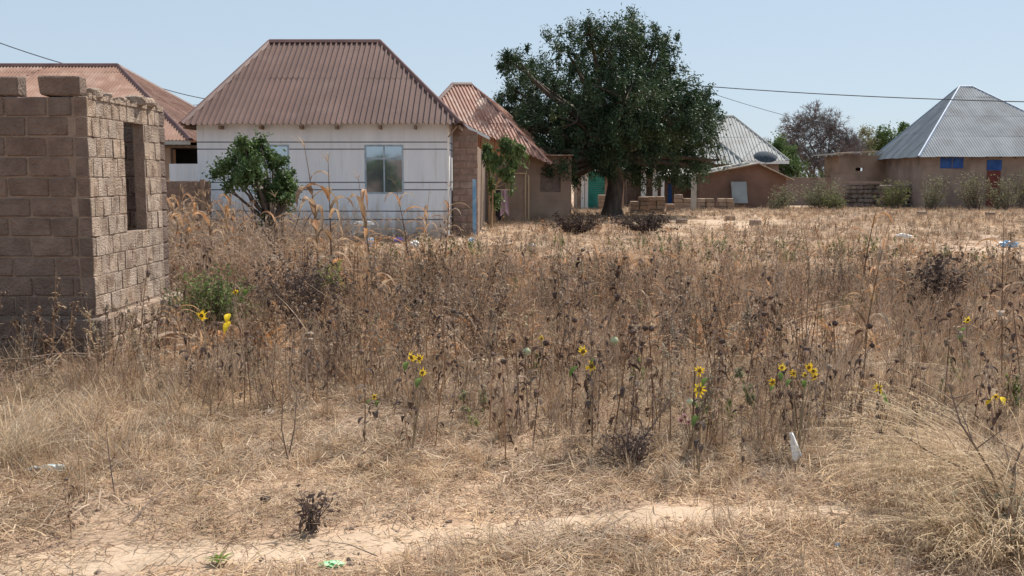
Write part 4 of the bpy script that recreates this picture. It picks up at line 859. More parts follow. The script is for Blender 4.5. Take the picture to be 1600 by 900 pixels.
def t_plume(seed, H=1.3, n=16):
    r = random.Random(seed); m = M()
    for k in range(n):
        az = r.gauss(.2, 1.3); l = H*r.uniform(.7, 1.1); pts = arc(r, l, az, math.pi/2-r.uniform(0, .35), r.uniform(.3, 1.5), 7, (r.gauss(0, .05), r.gauss(0, .05), 0)); m.ribbon(pts, [.005]*5+[.004, .003, .002], side(az, r), 0)
        for q in range(14):
            t = r.uniform(5.0, 7)-1e-3; i = int(t); p = pts[i].lerp(pts[i+1], t-i); scrap(m, r, p, .05, .012, 1)
        for q in range(2):
            i = r.randint(1, 4); a = r.uniform(0, 6.28); m.ribbon(arc(r, r.uniform(.2, .45), a, 1.0, r.uniform(1, 2.4), 5, pts[i]), [.006, .014, .013, .010, .007, .001], side(a, r), 1)
    return m, [straw_brown, plume_m]
# ---------------------------------------------------------------- scatter of what nobody could count
def scatter(name, label, cat, temps, pts, smin, smax, tilt=.15, zoff=0, seed=1):
    r = np.random.default_rng(seed); col = bpy.data.collections.new(name+'_kinds')
    for i, (m, mats) in enumerate(temps):
        o = bpy.data.objects.new('%s_kind' % name, m.mesh(name, mats)); col.objects.link(o)
    n = len(pts); x, y = pts[:, 0], pts[:, 1]; z = gz(x, y)+zoff; me = bpy.data.meshes.new(name); me.vertices.add(n); me.vertices.foreach_set('co', np.stack([x, y, z], -1).astype('f').ravel())
    a = me.attributes.new('rot', 'FLOAT_VECTOR', 'POINT'); a.data.foreach_set('vector', np.stack([r.normal(0, tilt, n), r.normal(0, tilt, n), r.uniform(0, 6.283, n)], -1).astype('f').ravel())
    a = me.attributes.new('siz', 'FLOAT', 'POINT'); s = r.uniform(smin, smax, n) if pts.shape[1] < 3 else r.uniform(smin, smax, n)*pts[:, 2]; a.data.foreach_set('value', s.astype('f'))
    a = me.attributes.new('pick', 'INT', 'POINT'); a.data.foreach_set('value', r.integers(0, len(temps), n).astype('i'))
    ob = link(name, me); tag(ob, label, cat, None, 'stuff')
    g = bpy.data.node_groups.new(name, 'GeometryNodeTree'); g.interface.new_socket('Geometry', in_out='INPUT', socket_type='NodeSocketGeometry'); g.interface.new_socket('Geometry', in_out='OUTPUT', socket_type='NodeSocketGeometry')
    N = g.nodes; L = g.links; gi = N.new('NodeGroupInput'); go = N.new('NodeGroupOutput'); ip = N.new('GeometryNodeInstanceOnPoints'); ci = N.new('GeometryNodeCollectionInfo'); ci.inputs[0].default_value = col; ci.inputs[1].default_value = True; ci.inputs[2].default_value = True
    def at(nm, ty):
        q = N.new('GeometryNodeInputNamedAttribute'); q.data_type = ty; q.inputs[0].default_value = nm; return [o for o in q.outputs if o.enabled and o.name == 'Attribute'][0]
    L.new(gi.outputs[0], ip.inputs['Points']); L.new(ci.outputs[0], ip.inputs['Instance']); ip.inputs['Pick Instance'].default_value = True; L.new(at('pick', 'INT'), ip.inputs['Instance Index'])
    er = N.new('FunctionNodeEulerToRotation'); L.new(at('rot', 'FLOAT_VECTOR'), er.inputs[0]); L.new(er.outputs[0], ip.inputs['Rotation']); L.new(at('siz', 'FLOAT'), ip.inputs['Scale']); L.new(ip.outputs[0], go.inputs[0])
    md = ob.modifiers.new('scatter', 'NODES'); md.node_group = g; return ob
EXCL = [(-8, XC+.12, YC-.1, YF+.12), (-12.8, -8.0, 27.2, 60), (xl-.1, xr+.1, YH-.05, 40), (-2, qx1+.1, 30.0, 41), (-5, 2.4, 41, 46), (mx0-.1, mx1+.1, 40.9, 47), (X(900, 54), X(978, 54), 53.4, 58), (-26, -8, 32, 46), (5, 20.5, 55.5, 75), (20, 40, 55.2, 70)]
def field(n, y0, y1, dens, seed, wid=.53, margin=1.6, pw=1.0, hv=False):
    r = np.random.default_rng(seed); Y = y0+(y1-y0)*r.random(n)**pw if pw != 1 else np.sqrt(r.uniform(y0*y0, y1*y1, n)); Xx = r.uniform(-1, 1, n)*(Y*wid+margin)
    ok = np.ones(n, bool)
    for a, b, c, d in EXCL: ok &= ~((Xx > a) & (Xx < b) & (Y > c) & (Y < d))
    ok &= r.random(n) < dens(Xx, Y)
    return np.stack([Xx[ok], Y[ok]], -1) if not hv else np.stack([Xx[ok], Y[ok], np.clip(.45+1.15*vn2(Xx[ok]+7, Y[ok], .9), .5, 1.45)], -1)
def far3(a, y0=15, y1=24, lo=.62):
    return np.concatenate([a, (1-(1-lo)*np.clip((a[:, 1:2]-y0)/(y1-y0), 0, 1))], 1)
def px_of(x, y, z=0):
    X_, Y_, Z_ = x, y, z-EYE; fw = Y_*CP-Z_*SP; up = Y_*SP+Z_*CP; return 800+F*X_/fw, 450-F*up/fw
patharr = np.array([[G(*q).x, G(*q).y] for q in [(-150, 897), (150, 880), (500, 855), (800, 822), (1050, 803), (1300, 795), (1500, 800), (1750, 800)]])
def pathd(x, y): return np.abs(y-np.interp(x, patharr[:, 0], patharr[:, 1]))
def sst(a, b, v): t = np.clip((v-a)/(b-a), 0, 1); return t*t*(3-2*t)
def bare(x, y):   # 1 where the soil lies bare
    px, py = px_of(x, y); b = 1-sst(.15, .32, pathd(x, y))
    for (cx, cy, rx, ry, k) in ((560, 665, 170, 28, .8), (820, 690, 120, 22, .6), (1200, 750, 130, 20, .6), (900, 665, 80, 18, .6), (1130, 348, 120, 14, 1), (1270, 352, 60, 6, .8), (1545, 392, 90, 17, 1), (1360, 356, 80, 5, .6), (760, 360, 60, 6, .8), (640, 420, 90, 18, .3), (590, 520, 30, 30, .6)):
        b = np.maximum(b, k*np.exp(-(((px-cx)/rx)**2+((py-cy)/ry)**2)*1.2))
    return np.clip(b, 0, 1)
def front(x):     # near edge of the tall weeds, metres
    px = 800+x/6.5*F; return np.interp(px, [-200, 0, 250, 420, 560, 620, 1000, 1200, 1400, 1600, 1900], [7.9, 7.9, 7.3, 7.2, 6.9, 6.3, 6.1, 6.1, 6.4, 6.6, 6.8])
S = 1
scatter('straw_litter', 'pale straw and dry grass litter covering the foreground soil', 'straw', [t_litter(s) for s in range(6)], field(6200, 3.2, 10.5, lambda x, y: (.25+.75*vn2(x, y, 1.1))*(1-.93*bare(x, y)), 1), .7, 1.2, .05, 0)
scatter('dry_leaf_litter', 'flat straw and leaf litter over the field soil', 'straw', [t_litter(20+s, 70, .45, (.08, .22), .007) for s in range(5)], field(11000, 9, 58, lambda x, y: (.25+.75*vn2(x, y, .9))*(1-.95*bare(x, y)), 2, pw=1), .8, 1.5, .05, 0)
scatter('grey_litter', 'darker grey brown matted dead grass in patches of the foreground', 'grass', [t_tangle(60+s, (weed_grey, straw_brown, weed_leaf)) for s in range(3)]+[t_litter(70+s, 110, .3, (.04, .11), .003) for s in range(2)], field(1500, 3.4, 8.5, lambda x, y: np.clip(3*vn1(x+40, y+11, .8)-1.5, 0, 1)*(1-.97*bare(x, y)), 31), .25, .5, .1)
cl = []
for q in range(4):
    rk = rock_mesh(.014, .012, .009, 500+q, soil, 'clod'); mm = M(); mm.v = [tuple(v.co) for v in rk.vertices]; mm.f = [tuple(p.vertices) for p in rk.polygons]; mm.m = [0]*len(mm.f); cl.append((mm, [soil if q % 2 else mortar_m]))
scatter('clods', 'small stones and clods of earth on the path and bare soil', 'stones', cl, field(7000, 3.3, 10, lambda x, y: .15+.6*(vn3(x, y, 1.5) > .55), 32), .3, 1.8, .5)
scatter('short_grass', 'short dry straw coloured grass', 'grass', [t_tuft(s) for s in range(6)], field(6500, 3.2, 11, lambda x, y: np.clip(1.3*vn1(x, y, .8)-.42+.4*sst(5.6, 7, y), 0, 1)*(1-.97*bare(x, y))*(1-.4*sst(6.3, 7, y)), 3), .25, .65, .25)
scatter('golden_grass', 'taller golden dry grass at the left foreground', 'grass', [t_tuft(40+s, 34, (.09, .27), .12, .0035, (straw, straw_brown), 1.0) for s in range(5)], field(5600, 4.3, 8.6, lambda x, y: sst(-1.3, -2.8, x)*sst(4.9, 5.8, y)*np.clip(1.6*vn1(x+5, y, .9)-.3, 0, 1)*.35+sst(2.3, 3.0, x)*sst(4.3, 4.9, y)*.12, 4), .6, 1.1, .2)
wd = lambda x, y: np.clip(3.4*vn3(x, y, .6)*vn1(x+9, y, 2.0)-.35, 0, 1)
nearw = lambda x, y: sst(0, .35, y-front(x))*(1-bare(x, y))
scatter('dry_weeds', 'dense knee high brown dried weeds filling the field', 'weeds', [t_weed(s, H=.62+.1*(s % 3)) for s in range(5)]+[t_weed(30+s, H=.55, mats=(straw_brown, weed_grey, weed_leaf), ls=.026, leafn=8) for s in range(4)]+[t_weed(130+s, H=.75, nb=5, mats=(straw_brown, straw_brown, weed_leaf), ls=.03, leafn=4, stems=3, sp=.2) for s in range(4)]+[t_tangle(s) for s in range(3)], field(4500, 6, 16, lambda x, y: nearw(x, y)*(.05+.80*wd(x, y))*(.35+.9*vn1(x+17, y+3, .55)), 5, hv=True), .45, 1.05, .2)
scatter('fine_dry_weeds', 'fine pale tangled dried stems between the weeds', 'weeds', [t_tuft(60+s, 22, (.25, .6), .10, .004, (straw_brown, weed_leaf), .5) for s in range(5)], field(7500, 6.2, 18, lambda x, y: nearw(x, y)*np.clip(1.2*vn2(x, y, 1.3)-.15, 0, 1)*(.3+.9*vn1(x+17, y+3, .55)), 6), .5, 1.1, .2)
scatter('far_weeds', 'low dried brown weeds covering the far field', 'weeds', [t_weed(50+s, H=.55, nb=7, leafn=5, ls=.055) for s in range(4)]+[t_weed(60+s, H=.45, nb=7, leafn=5, ls=.05, mats=(weed_stem, weed_grey, straw_brown)) for s in range(4)]+[t_tangle(20+s) for s in range(2)], far3(field(17000, 15, 60, lambda x, y: (1-bare(x, y))*np.clip(.10+.9*wd(x, y), 0, 1)*(1-.35*sst(25, 50, y)), 7)), .5, 1.0, .15)
scatter('far_grass', 'pale dry grass over the far field', 'grass', [t_tuft(80+s, 30, (.15, .45), .16, .011, (straw_brown, weed_leaf), .6) for s in range(5)], far3(field(10000, 15, 62, lambda x, y: (1-.95*bare(x, y))*(.2+.8*vn1(x, y, .4)), 8)), .5, 1.1, .2)
scatter('tall_dry_grass', 'tall dry feathery grass bending behind the block building', 'grass', [t_plume(s) for s in range(5)], np.concatenate([field(1500, 12.4, 22, lambda x, y: ((x > -8) & (x < -2.6-.0*y)).astype(float)*sst(-2.2, -3.6, x+.10*(y-12))*.55, 9, pw=1.0)]), .7, 1.05, .15)
scatter('maize_trash', 'rusty orange fallen maize leaves in the middle of the field', 'leaves', [t_maizelitter(s) for s in range(5)], field(9000, 9.5, 24, lambda x, y: np.exp(-(((x+1.0)/4.0)**2+((y-14)/4.5)**2))*np.clip(vn2(x, y, 1.0)*1.8-.2, 0, 1)+.07, 10), .7, 1.3, .2)
scatter('green_weeds', 'scattered still green weeds among the dried ones', 'weeds', [t_weed(90+s, H=.4, mats=(green_w, green_w, weed_grey), ls=.04) for s in range(3)], field(1500, 6.5, 26, lambda x, y: nearw(x, y)*.4*(vn1(x+30, y, .5) > .5)+.02, 11), .5, 1.0, .15)
scatter('dead_sunflower_field', 'dark dead stalks with curled leaves thickly spread over the field', 'weeds', [t_deadsf(s, H=.8+.1*(s % 3)) for s in range(6)], far3(field(1500, 8.6, 30, lambda x, y: nearw(x, y)*(.10+.5*wd(x+3, y)), 12), 12, 20, .5), .45, 1.0, .12)
m_d = [t_maize(s, H=1.0) for s in range(4)]
scatter('broken_maize', 'broken dry maize stalks scattered through the field', 'maize', m_d, np.concatenate([field(450, 9, 36, lambda x, y: .30*(vn2(x, y, .3) > .4)+.08, 13)]), .3, .55, .35)
# ---------------------------------------------------------------- plants one can count
def at_px(px, py): b = G(px, py); return Vector((b.x, b.y, float(gz(b.x, b.y))))
protos = []
for s in range(4):
    st, lv, ts = maize_parts(200+s, H=1.75, nl=10, bend=(1.6, 3.2)); t = thing('maize_plant', 'x', 'maize', (0, 0, 0)); st.build('stalk', maize_d if s % 2 else maize_m, t); ts.build('tassel', maize_m, t); rr = random.Random(s)
    for l in lv: l.build('leaf', rr.choice((maize_m, maize_m, maize_o)), t)
    protos.append(t)
used = set()
def place(proto_i, plist, Mw, label, group):
    o = plist[proto_i]; key = (id(plist), proto_i)
    if key in used: return copy_tree(o, Mw, label, group)
    used.add(key); PEND.append((o, Mw, label, group)); return o
PEND = []
def uniq_labels(grp):
    by = {}
    for o in list(bpy.data.objects):
        if o.parent is None and o.get('group') == grp: by.setdefault(o['label'], []).append(o)
    for lb, os_ in by.items():
        if len(os_) > 1:
            os_.sort(key=lambda o: o.matrix_basis.translation.x/o.matrix_basis.translation.y)
            n = len(os_); words = {2: ['left', 'right'], 3: ['left', 'middle', 'right'], 4: ['leftmost', 'left', 'right', 'rightmost']}.get(n, (['leftmost', 'second left', 'third left', 'central', 'third right', 'second right', 'rightmost'] if n == 7 else ['leftmost', 'second left', 'third left', 'fourth left', 'fifth left', 'sixth left', 'seventh left', 'eighth left', 'ninth left'][:n-1]+['rightmost'])[:n])
            for o, w_ in zip(os_, words): o['label'] = w_+' '+lb
def maize_label(px, py, i):
    a = 'beside the block building' if px < 320 else 'left of the glossy small tree' if px < 390 else 'around the glossy tree stem' if px < 460 else 'right of the glossy small tree' if px < 560 else 'before the white house window'
    return 'dry maize plant %s, %s' % (a, 'far edge' if py < 418 else 'farther half' if py < 435 else 'nearer half' if py < 453 else 'front edge')
special = [(498, 465, 1.30, 'tall dry maize stalk with arched top leaves right of the glossy small tree'), (520, 470, 1.15, 'dark brown maize stalk with hanging leaves right of the tallest arched one'), (588, 500, 1.0, 'dark leaning maize stalk in front of the white house window'), (640, 425, .95, 'maize stalk with an arching drooped top below the white house window'), (662, 415, .9, 'maize stalk just left of the white house corner'), (695, 425, .95, 'bushy dry maize plant against the white house corner'), (1350, 545, .75, 'tall dark dried maize stalk standing alone in the right of the field'), (1345, 470, .8, 'dried maize stalk with pale hooked leaves behind the lone dark one'), (1265, 440, .6, 'short dried maize stalk right of centre in the field'), (1565, 520, .75, 'dried maize stalk close to the right edge of the view')]
k = 0
for px, py, s, lb in special:
    b = at_px(px, py); place(k % 4, protos, TR(b.x, b.y, b.z-.02, random.uniform(0, 6), s*random.uniform(.92, 1.0), random.uniform(-.06, .06), random.uniform(-.06, .06)), lb, 'dry maize plants'); k += 1
mr_ = random.Random(21)
for i in range(60):
    px, py = mr_.uniform(268, 560) if i % 6 else mr_.uniform(560, 700), mr_.uniform(400, 470); b = at_px(px, py); place(k % 4, protos, TR(b.x, b.y, b.z-.02, mr_.uniform(0, 6), mr_.uniform(.35, .6) if px > 450 else mr_.uniform(.6, .95), mr_.uniform(-.15, .15), mr_.uniform(-.15, .15)), maize_label(px, py, i), 'dry maize plants'); k += 1
for o, Mw, lb, gp in PEND: o.matrix_basis = Mw; o['label'] = lb; o['group'] = gp
PEND.clear()
dprotos = []
for s in range(5):
    st, lv, hd = dead_sf_parts(300+s, H=.85, nl=10, ll=.11); t = thing('dead_sunflower', 'x', 'dead plant', (0, 0, 0)); st.build('stem', weed_stem, t); hd.build('seed_head', weed_dark, t)
    for l in lv: l.build('leaf', random.choice((weed_dark, weed_dark, maize_d, weed_leaf)), t)
    dprotos.append(t)
def dead_label(px, py):
    L_ = [(420, 'right of the block building plinth'), (560, 'left of the leftmost sunflower pair'), (700, 'behind the leftmost sunflower pair'), (830, 'left of the pale round bud'), (950, 'behind the double headed sunflower'), (1060, 'left of the stacked sunflowers'), (1180, 'right of the stacked sunflowers'), (1300, 'behind the many headed sunflower cluster'), (1420, 'around the single sunflower at the right'), (1700, 'at the right edge of the field')]
    a = next(t for l, t in L_ if px < l); return 'dead stalk %s, %s row' % (a, 'back' if py < 610 else 'second' if py < 640 else 'third' if py < 670 else 'front')
dspec = [(112, 845, .36, 'short dark leaved dead plant in the left foreground straw'), (1160, 738, .50, 'dark leaved dead plant standing apart with curled leaves right of the pink flower'), (425, 715, .22, 'tiny dark dead plant on bare straw left of centre'), (640, 712, .62, 'tall dead stalk leftmost of the front row'), (680, 700, .7, 'dead stalk second in the front row from the left'), (790, 715, .78, 'dead stalk with dark leaves in the front row left of centre'), (832, 700, .85, 'tallest dead stalk of the front row left of centre'), (925, 705, .85, 'dead stalk right beside the double yellow sunflower'), (955, 700, .95, 'tall dark dead stalk right of the double yellow sunflower'), (985, 690, .95, 'dark dead stalk behind the tangled dark shrub'), (1020, 680, .9, 'straight dark dead stalk right of the tangled dark shrub'), (1250, 700, .75, 'dead stalk with dark hanging leaves under the cluster of sunflowers'), (1228, 715, .7, 'dead stalk just left of the white plastic strip'), (1175, 600, .9, 'tall dead stalk behind the lone curled dead plant'), (1380, 700, .6, 'dead stalk beneath the single sunflower at the right'), (1530, 590, .85, 'dark dead stalk near the right edge'), (1565, 600, 1.0, 'tallest dark dead stalk near the right edge')]
for i, (px, py, s, lb) in enumerate(dspec):
    b = at_px(px, py); place(i % 5, dprotos, TR(b.x, b.y, b.z-.01, random.uniform(0, 6), s, random.uniform(-.05, .05), random.uniform(-.05, .05)), lb, 'dead sunflower stalks')
for i in range(70):
    px, py = mr_.uniform(300, 1600), mr_.uniform(585, 700)
    if px < 560: py = mr_.uniform(590, 640)
    b = at_px(px, py)
    if b.x < XC+.3 and b.y > 9.2: continue
    place(i % 5, dprotos, TR(b.x, b.y, b.z-.01, mr_.uniform(0, 6), mr_.uniform(.45, .9), mr_.uniform(-.12, .12), mr_.uniform(-.12, .12)), dead_label(px, py), 'dead sunflower stalks')
for o, Mw, lb, gp in PEND: o.matrix_basis = Mw; o['label'] = lb; o['group'] = gp
PEND.clear()
def flower(parent, c, rad, face=(0, -1, .2), seed=0, pm=petal_m):
    r = random.Random(seed); f = Vector(face).normalized(); a = f.cross(Vector((0, 0, 1))).normalized(); b = a.cross(f); d = M(); d.tube([c-f*.012, c, c+f*.010], [rad*.25, rad*.38, rad*.22], 10); fl = d.build('flower', disk_m, parent)
    m = M()
    npt = r.choice((10, 12, 14)); drop = r.randint(0, npt)
    for k in range(npt):
        if k == drop and r.random() < .6: continue
        t = 6.283*k/npt+r.uniform(-.16, .16); e = a*math.cos(t)+b*math.sin(t); s = f.cross(e)+f*r.uniform(-.5, .5); l = rad*r.uniform(.7, 1.15); m.ribbon([c+e*rad*.3, c+e*l*.65+f*.006, c+e*l-f*r.uniform(0, .02)], [rad*.18, rad*.26, rad*.04], s)
    m.build('petals', pm, fl)
def leafm(p, az, l, ww, el=.3, bend=1.2):
    m = M(); r = random.Random(int(az*100)); pts = arc(r, l, az, el, bend, 5, p); sd2 = Vector((math.cos(az+1.57), math.sin(az+1.57), .1)); k0 = 0
    for q, pp in enumerate(pts):
        wv = ww*[.08, .75, 1, .85, .5, .04][q]; m.v += [tuple(pp-sd2*wv/2+Vector((0, 0, wv*.12))), tuple(pp), tuple(pp+sd2*wv/2+Vector((0, 0, wv*.12)))]
    for q in range(5):
        for c in (0, 1): m.f.append((3*q+c, 3*q+c+1, 3*q+4+c, 3*q+3+c)); m.m.append(0)
    return m
def sunflower(label, base, flowers, gleaves, seed, stemm=None):
    b = at_px(*base); t = thing('sunflower', label, 'sunflower', b, 'flowering sunflowers among the dead weeds'); r = random.Random(seed)
    for i, (px, py, rp) in enumerate(flowers):
        c = P(px, py, b.y-.02+.05*i); m = M(); rp = rp*r.uniform(.85, 1.1); m.tube([b+Vector((0, 0, -.02)), b.lerp(c, .5)+Vector((r.uniform(-.03, .03), 0, 0)), c+Vector((0, .02, -.03)), c], [.0042, .0038, .003, .0025], 5); m.build('stem', mat_stem, t)
        flower(t, c, rp*b.y/F, (r.uniform(-.9, .9), -1, r.uniform(-.5, .6)), seed+i)
    for (px, py, lp, gm) in gleaves:
        c = P(px, py, b.y); leafm(c, r.uniform(3.6, 5.8), lp*b.y/F, lp*.5*b.y/F, -.3, 1.2).build('leaf', green_l if gm == 0 else (petal_m if gm == 2 else weed_dark), t)
    top = P(flowers[0][0], flowers[0][1], b.y) if flowers else b+Vector((0, 0, .6))
    for q in range(6):
        u = r.uniform(.3, .8); leafm(b.lerp(top, u), r.uniform(0, 6.28), .08, .035, 0, 2.4).build('leaf', weed_dark, t)
mat_stem = mat('sunflower_stem', (.25, .18, .11), (.35, .27, .17), 8, bump=0)
sunflower('double headed yellow sunflower with one big green leaf near the centre', (925, 705), [(911, 549, 12), (924, 572, 11)], [(903, 572, 26, 0), (930, 560, 14, 0), (917, 590, 20, 1)], 1)
sunflower('yellow sunflower pair with hanging green leaves left of centre', (643, 705), [(643, 558, 9), (655, 560, 8), (660, 582, 8)], [(636, 565, 20, 0), (656, 590, 22, 0)], 2)
sunflower('sunflower with two yellow flowers one above the other above the pink flower', (1093, 745), [(1093, 579, 10), (1093, 608, 13)], [(1103, 590, 20, 0), (1090, 648, 26, 0), (1080, 628, 18, 0)], 3)
sunflower('many headed cluster of small orange yellow sunflowers right of centre', (1246, 722), [(1222, 574, 8), (1240, 583, 9), (1264, 574, 8), (1271, 580, 9), (1273, 588, 8), (1258, 586, 7), (1207, 597, 7)], [(1218, 582, 18, 0), (1235, 592, 18, 0), (1255, 594, 16, 0), (1210, 602, 14, 0)], 4)
sunflower('single yellow sunflower with green leaves in the right part of the field', (1380, 700), [(1373, 606, 10)], [(1376, 615, 18, 0), (1380, 625, 16, 0)], 5)
sunflower('thin stemmed sunflower with small yellow green head right of the block building', (330, 660), [(315, 493, 9)], [(312, 497, 12, 0)], 6)
sunflower('sunflower with drooping bright yellow leaves right of the block building', (365, 650), [(368, 456, 6)], [(357, 490, 22, 2), (360, 502, 26, 2), (373, 455, 14, 0), (385, 452, 13, 0), (362, 466, 14, 0)], 7)
sunflower('low yellow green sunflower left of centre', (585, 660), [(585, 620, 7)], [(580, 624, 14, 0), (592, 626, 12, 0)], 8)
sunflower('small faded sunflower with pale yellow leaves near the right edge', (1560, 690), [(1556, 620, 6)], [(1550, 622, 18, 2), (1564, 620, 18, 2)], 9)
sunflower('tiny yellow flower low in the right foreground grass', (1460, 825), [(1455, 782, 7)], [(1460, 790, 10, 0)], 10)
sunflower('small yellow flower far left of the double headed sunflower', (848, 600), [(846, 529, 6)], [(850, 535, 9, 0)], 11)
sunflower('faded yellow topped sunflower in the right midfield', (1505, 590), [(1512, 500, 7)], [(1508, 512, 20, 0), (1500, 522, 18, 0)], 12)
sunflower('sunflower with green leaf and small orange bud right of the double headed one', (1045, 690), [(976, 599, 5)], [(982, 606, 20, 0), (1055, 590, 1, 0)], 13) if False else None
b = at_px(1080, 700); t = thing('pink_flower', 'small clump of pink flowers below the stacked yellow sunflowers', 'flower', b); c0_ = P(1072, 657, b.y)
for q in range(5): 
    c = P(1064+q*6, 655+random.uniform(-5, 5), b.y-.02*q); M().tube([b, c], .003, 4).build('stem', mat_stem, t); flower(t, c, .022, (random.uniform(-.5, .5), -1, .4), q, pink_m)
for px, py, bs_, r_p, lb in ((823, 549, (830, 640), 7, 'pale green round bud on a thin stalk left of the double sunflower'), (1078, 628, (1085, 735), 6, 'pale round seed head just left of the stacked sunflowers'), (960, 532, (965, 640), 7, 'pale papery seed head behind the double headed sunflower')):
    b = at_px(*bs_); t = thing('seed_stalk', lb, 'plant', b); c = P(px, py, b.y); M().tube([b, b.lerp(c, .5)+Vector((.01, 0, 0)), c], [.004, .004, .003], 5).build('stem', mat_stem, t); s_ = r_p*b.y/F; M().tube([c-Vector((0, 0, s_*.9)), c-Vector((0, 0, s_*.5)), c, c+Vector((0, 0, s_*.6)), c+Vector((0, 0, s_*.9))], [s_*.3, s_*.85, s_, s_*.7, s_*.2], 9).build('bud', pale_m, t, True)
# pale grass tussock in the right foreground
def tussock(label, px, py, n, L, azc, azs, seed, bend=(.9, 1.7), head=True, lean=(.15, .8)):
    b = at_px(px, py); t = thing('grass_tussock', label, 'grass', b); r = random.Random(seed); m = M(); h = M()
    for k in range(n):
        az = azc+r.gauss(0, azs); l = L*r.uniform(.6, 1.15); pts = arc(r, l, az, math.pi/2-r.uniform(*lean), r.uniform(*bend), 8, b+Vector((r.gauss(0, .10), r.gauss(0, .10), 0))); m.ribbon(pts, [.0042]*6+[.0036, .003, .001], side(az, r))
        if head and r.random() < .6:
            for q in range(16): u = r.uniform(6, 7.99); i = int(u); scrap(h, r, pts[i].lerp(pts[i+1], u-i), .035, .005, 0)
    m.build('blades', straw_pale, t); 
    if h.f: h.build('seed_heads', straw_pale, t)
tussock('large pale feathery grass tussock leaning left at the right edge', 1600, 800, 330, 1.05, math.pi-.05, .45, 1, (.7, 1.4), True, (.45, 1.0))
tussock('second pale grass tussock in front, lower right corner', 1540, 865, 230, .55, math.pi, 1.0, 2, (1.0, 2.0))
tussock('small golden grass tussock at the left edge of the foreground', 20, 740, 150, .55, .4, 1.2, 3, (.5, 1.4), False)
def stick(label, pts, r0, nm='stick', mt=twig_m, branches=0, seed=0):
    t = M(); r = random.Random(seed); P3 = [Vector(p) for p in pts]; t.tube(P3, [r0*(1-.6*i/(len(P3)-1)) for i in range(len(P3))], 5)
    for k in range(branches):
        u = r.uniform(.25, .9)*(len(P3)-1); i = int(u); p = P3[i].lerp(P3[i+1], u-i); az = r.uniform(0, 6.28); t.tube(arc(r, r.uniform(.1, .3), az, r.uniform(.3, 1.2), .1, 3, p), [r0*.5, r0*.4, r0*.3, r0*.15], 4)
    tag(t.build(nm, mt), label, 'stick')
def pw_(px, py, Y): return P(px, py, Y)
b = at_px(1575, 800); stick('branching bare twig rising through the pale tussock at the right edge', [b, pw_(1550, 740, b.y), pw_(1500, 660, b.y-.1), pw_(1482, 600, b.y-.1)], .008, branches=7, seed=2)
stick('bare twig leaning to the upper right corner of the tussock', [b, pw_(1585, 730, b.y), pw_(1600, 690, b.y)], .008, branches=4, seed=3)
stick('long bare twig bending left through the pale tussock', [b, pw_(1510, 735, b.y), pw_(1450, 705, b.y), pw_(1395, 670, b.y)], .007, branches=4, seed=4)
b = at_px(975, 722); stick('long dark leaning stick rising from the tangled dark shrub', [b, pw_(1020, 665, b.y), pw_(1050, 620, b.y)], .007, branches=5, seed=5)
b = at_px(450, 718); stick('bare forked stem, left prong of the V on the pale soil', [b, pw_(440, 670, b.y), pw_(443, 600, b.y)], .005, branches=2, seed=6); stick('bare forked stem, right prong of the V on the pale soil', [b, pw_(460, 670, b.y), pw_(464, 610, b.y)], .005, branches=2, seed=7)
b = at_px(180, 786); stick('thin upright green tipped stem in the left foreground', [b, pw_(170, 710, b.y), pw_(165, 660, b.y)], .004, branches=3, seed=8)
def lay(px0, py0, px1, py1, label, mt, r0=.004): a, b = at_px(px0, py0), at_px(px1, py1); a.z += .02; b.z += .05; stick(label, [a, a.lerp(b, .5)+Vector((0, 0, .02)), b], r0, mt=mt)
lay(348, 688, 440, 658, 'pale straw stalk lying on the bare soil left of centre', straw, .006); lay(205, 830, 265, 785, 'thin dark stick lying in the left foreground straw', twig_m, .004); lay(590, 878, 500, 860, 'thin dark stick lying beside the path, bottom centre', twig_m, .003)
for i, (px, py, s) in enumerate(((342, 886, .05), (1170, 846, .04), (415, 790, .035), (585, 795, .02))):
    if i == 0:
        b = at_px(px, py); t = thing('green_seedling', 'small green seedling with narrow leaves at the bottom edge', 'plant', b)
        for q in range(9): leafm(b+Vector((0, 0, .01)), q*.7, random.uniform(.05, .09), .018, .7, .8).build('leaf', green_l, t)
    elif i < 3: b = at_px(px, py); tag(link('dead_leaf', rock_mesh(s, s*.7, s*.5, i, weed_dark, 'dead_leaf'), None, TR(b.x, b.y, b.z+.02)), ['', 'dark curled leaf clump right of centre below the path', 'dark curled leaf clump left of the small dark shrub'][i], 'leaf')
uniq_labels('dry maize plants'); uniq_labels('dead sunflower stalks')
# ---------------------------------------------------------------- litter
def crumple(name, label, px, py, w_, d_, h, mt, seed, cat='litter', rz=0, gp='plastic litter lying in the field'):
    import bmesh
    b = at_px(px, py); r = random.Random(seed); bm = bmesh.new(); bmesh.ops.create_icosphere(bm, subdivisions=3, radius=1)
    ph = [r.uniform(0, 6) for _ in range(6)]
    for v in bm.verts:
        c = v.co; k = 1+.22*math.sin(c.x*7+ph[0])*math.sin(c.y*6+ph[1])+.18*math.sin(c.z*9+ph[2]+c.x*5)+r.uniform(-.08, .08); v.co = Vector((c.x*k*w_, c.y*k*d_, c.z*k*h))
    me = bpy.data.meshes.new(name); bm.to_mesh(me); bm.free(); me.materials.append(mt); tag(link(name, me, None, TR(b.x, b.y, b.z+h*.8, rz)), label, cat, gp)
crumple('plastic_bottle', 'crumpled clear plastic bottle lying in the left foreground grass', 75, 752, .115, .03, .028, plastic_c, 1, 'bottle', .05)
crumple('plastic_wrapper', 'green and white plastic wrapper at the bottom edge left of centre', 520, 888, .05, .03, .012, plastic_g, 2)
crumple('plastic_scrap', 'white plastic scrap against the foot of the weeds at the left', 250, 636, .035, .02, .012, plastic_w, 3)
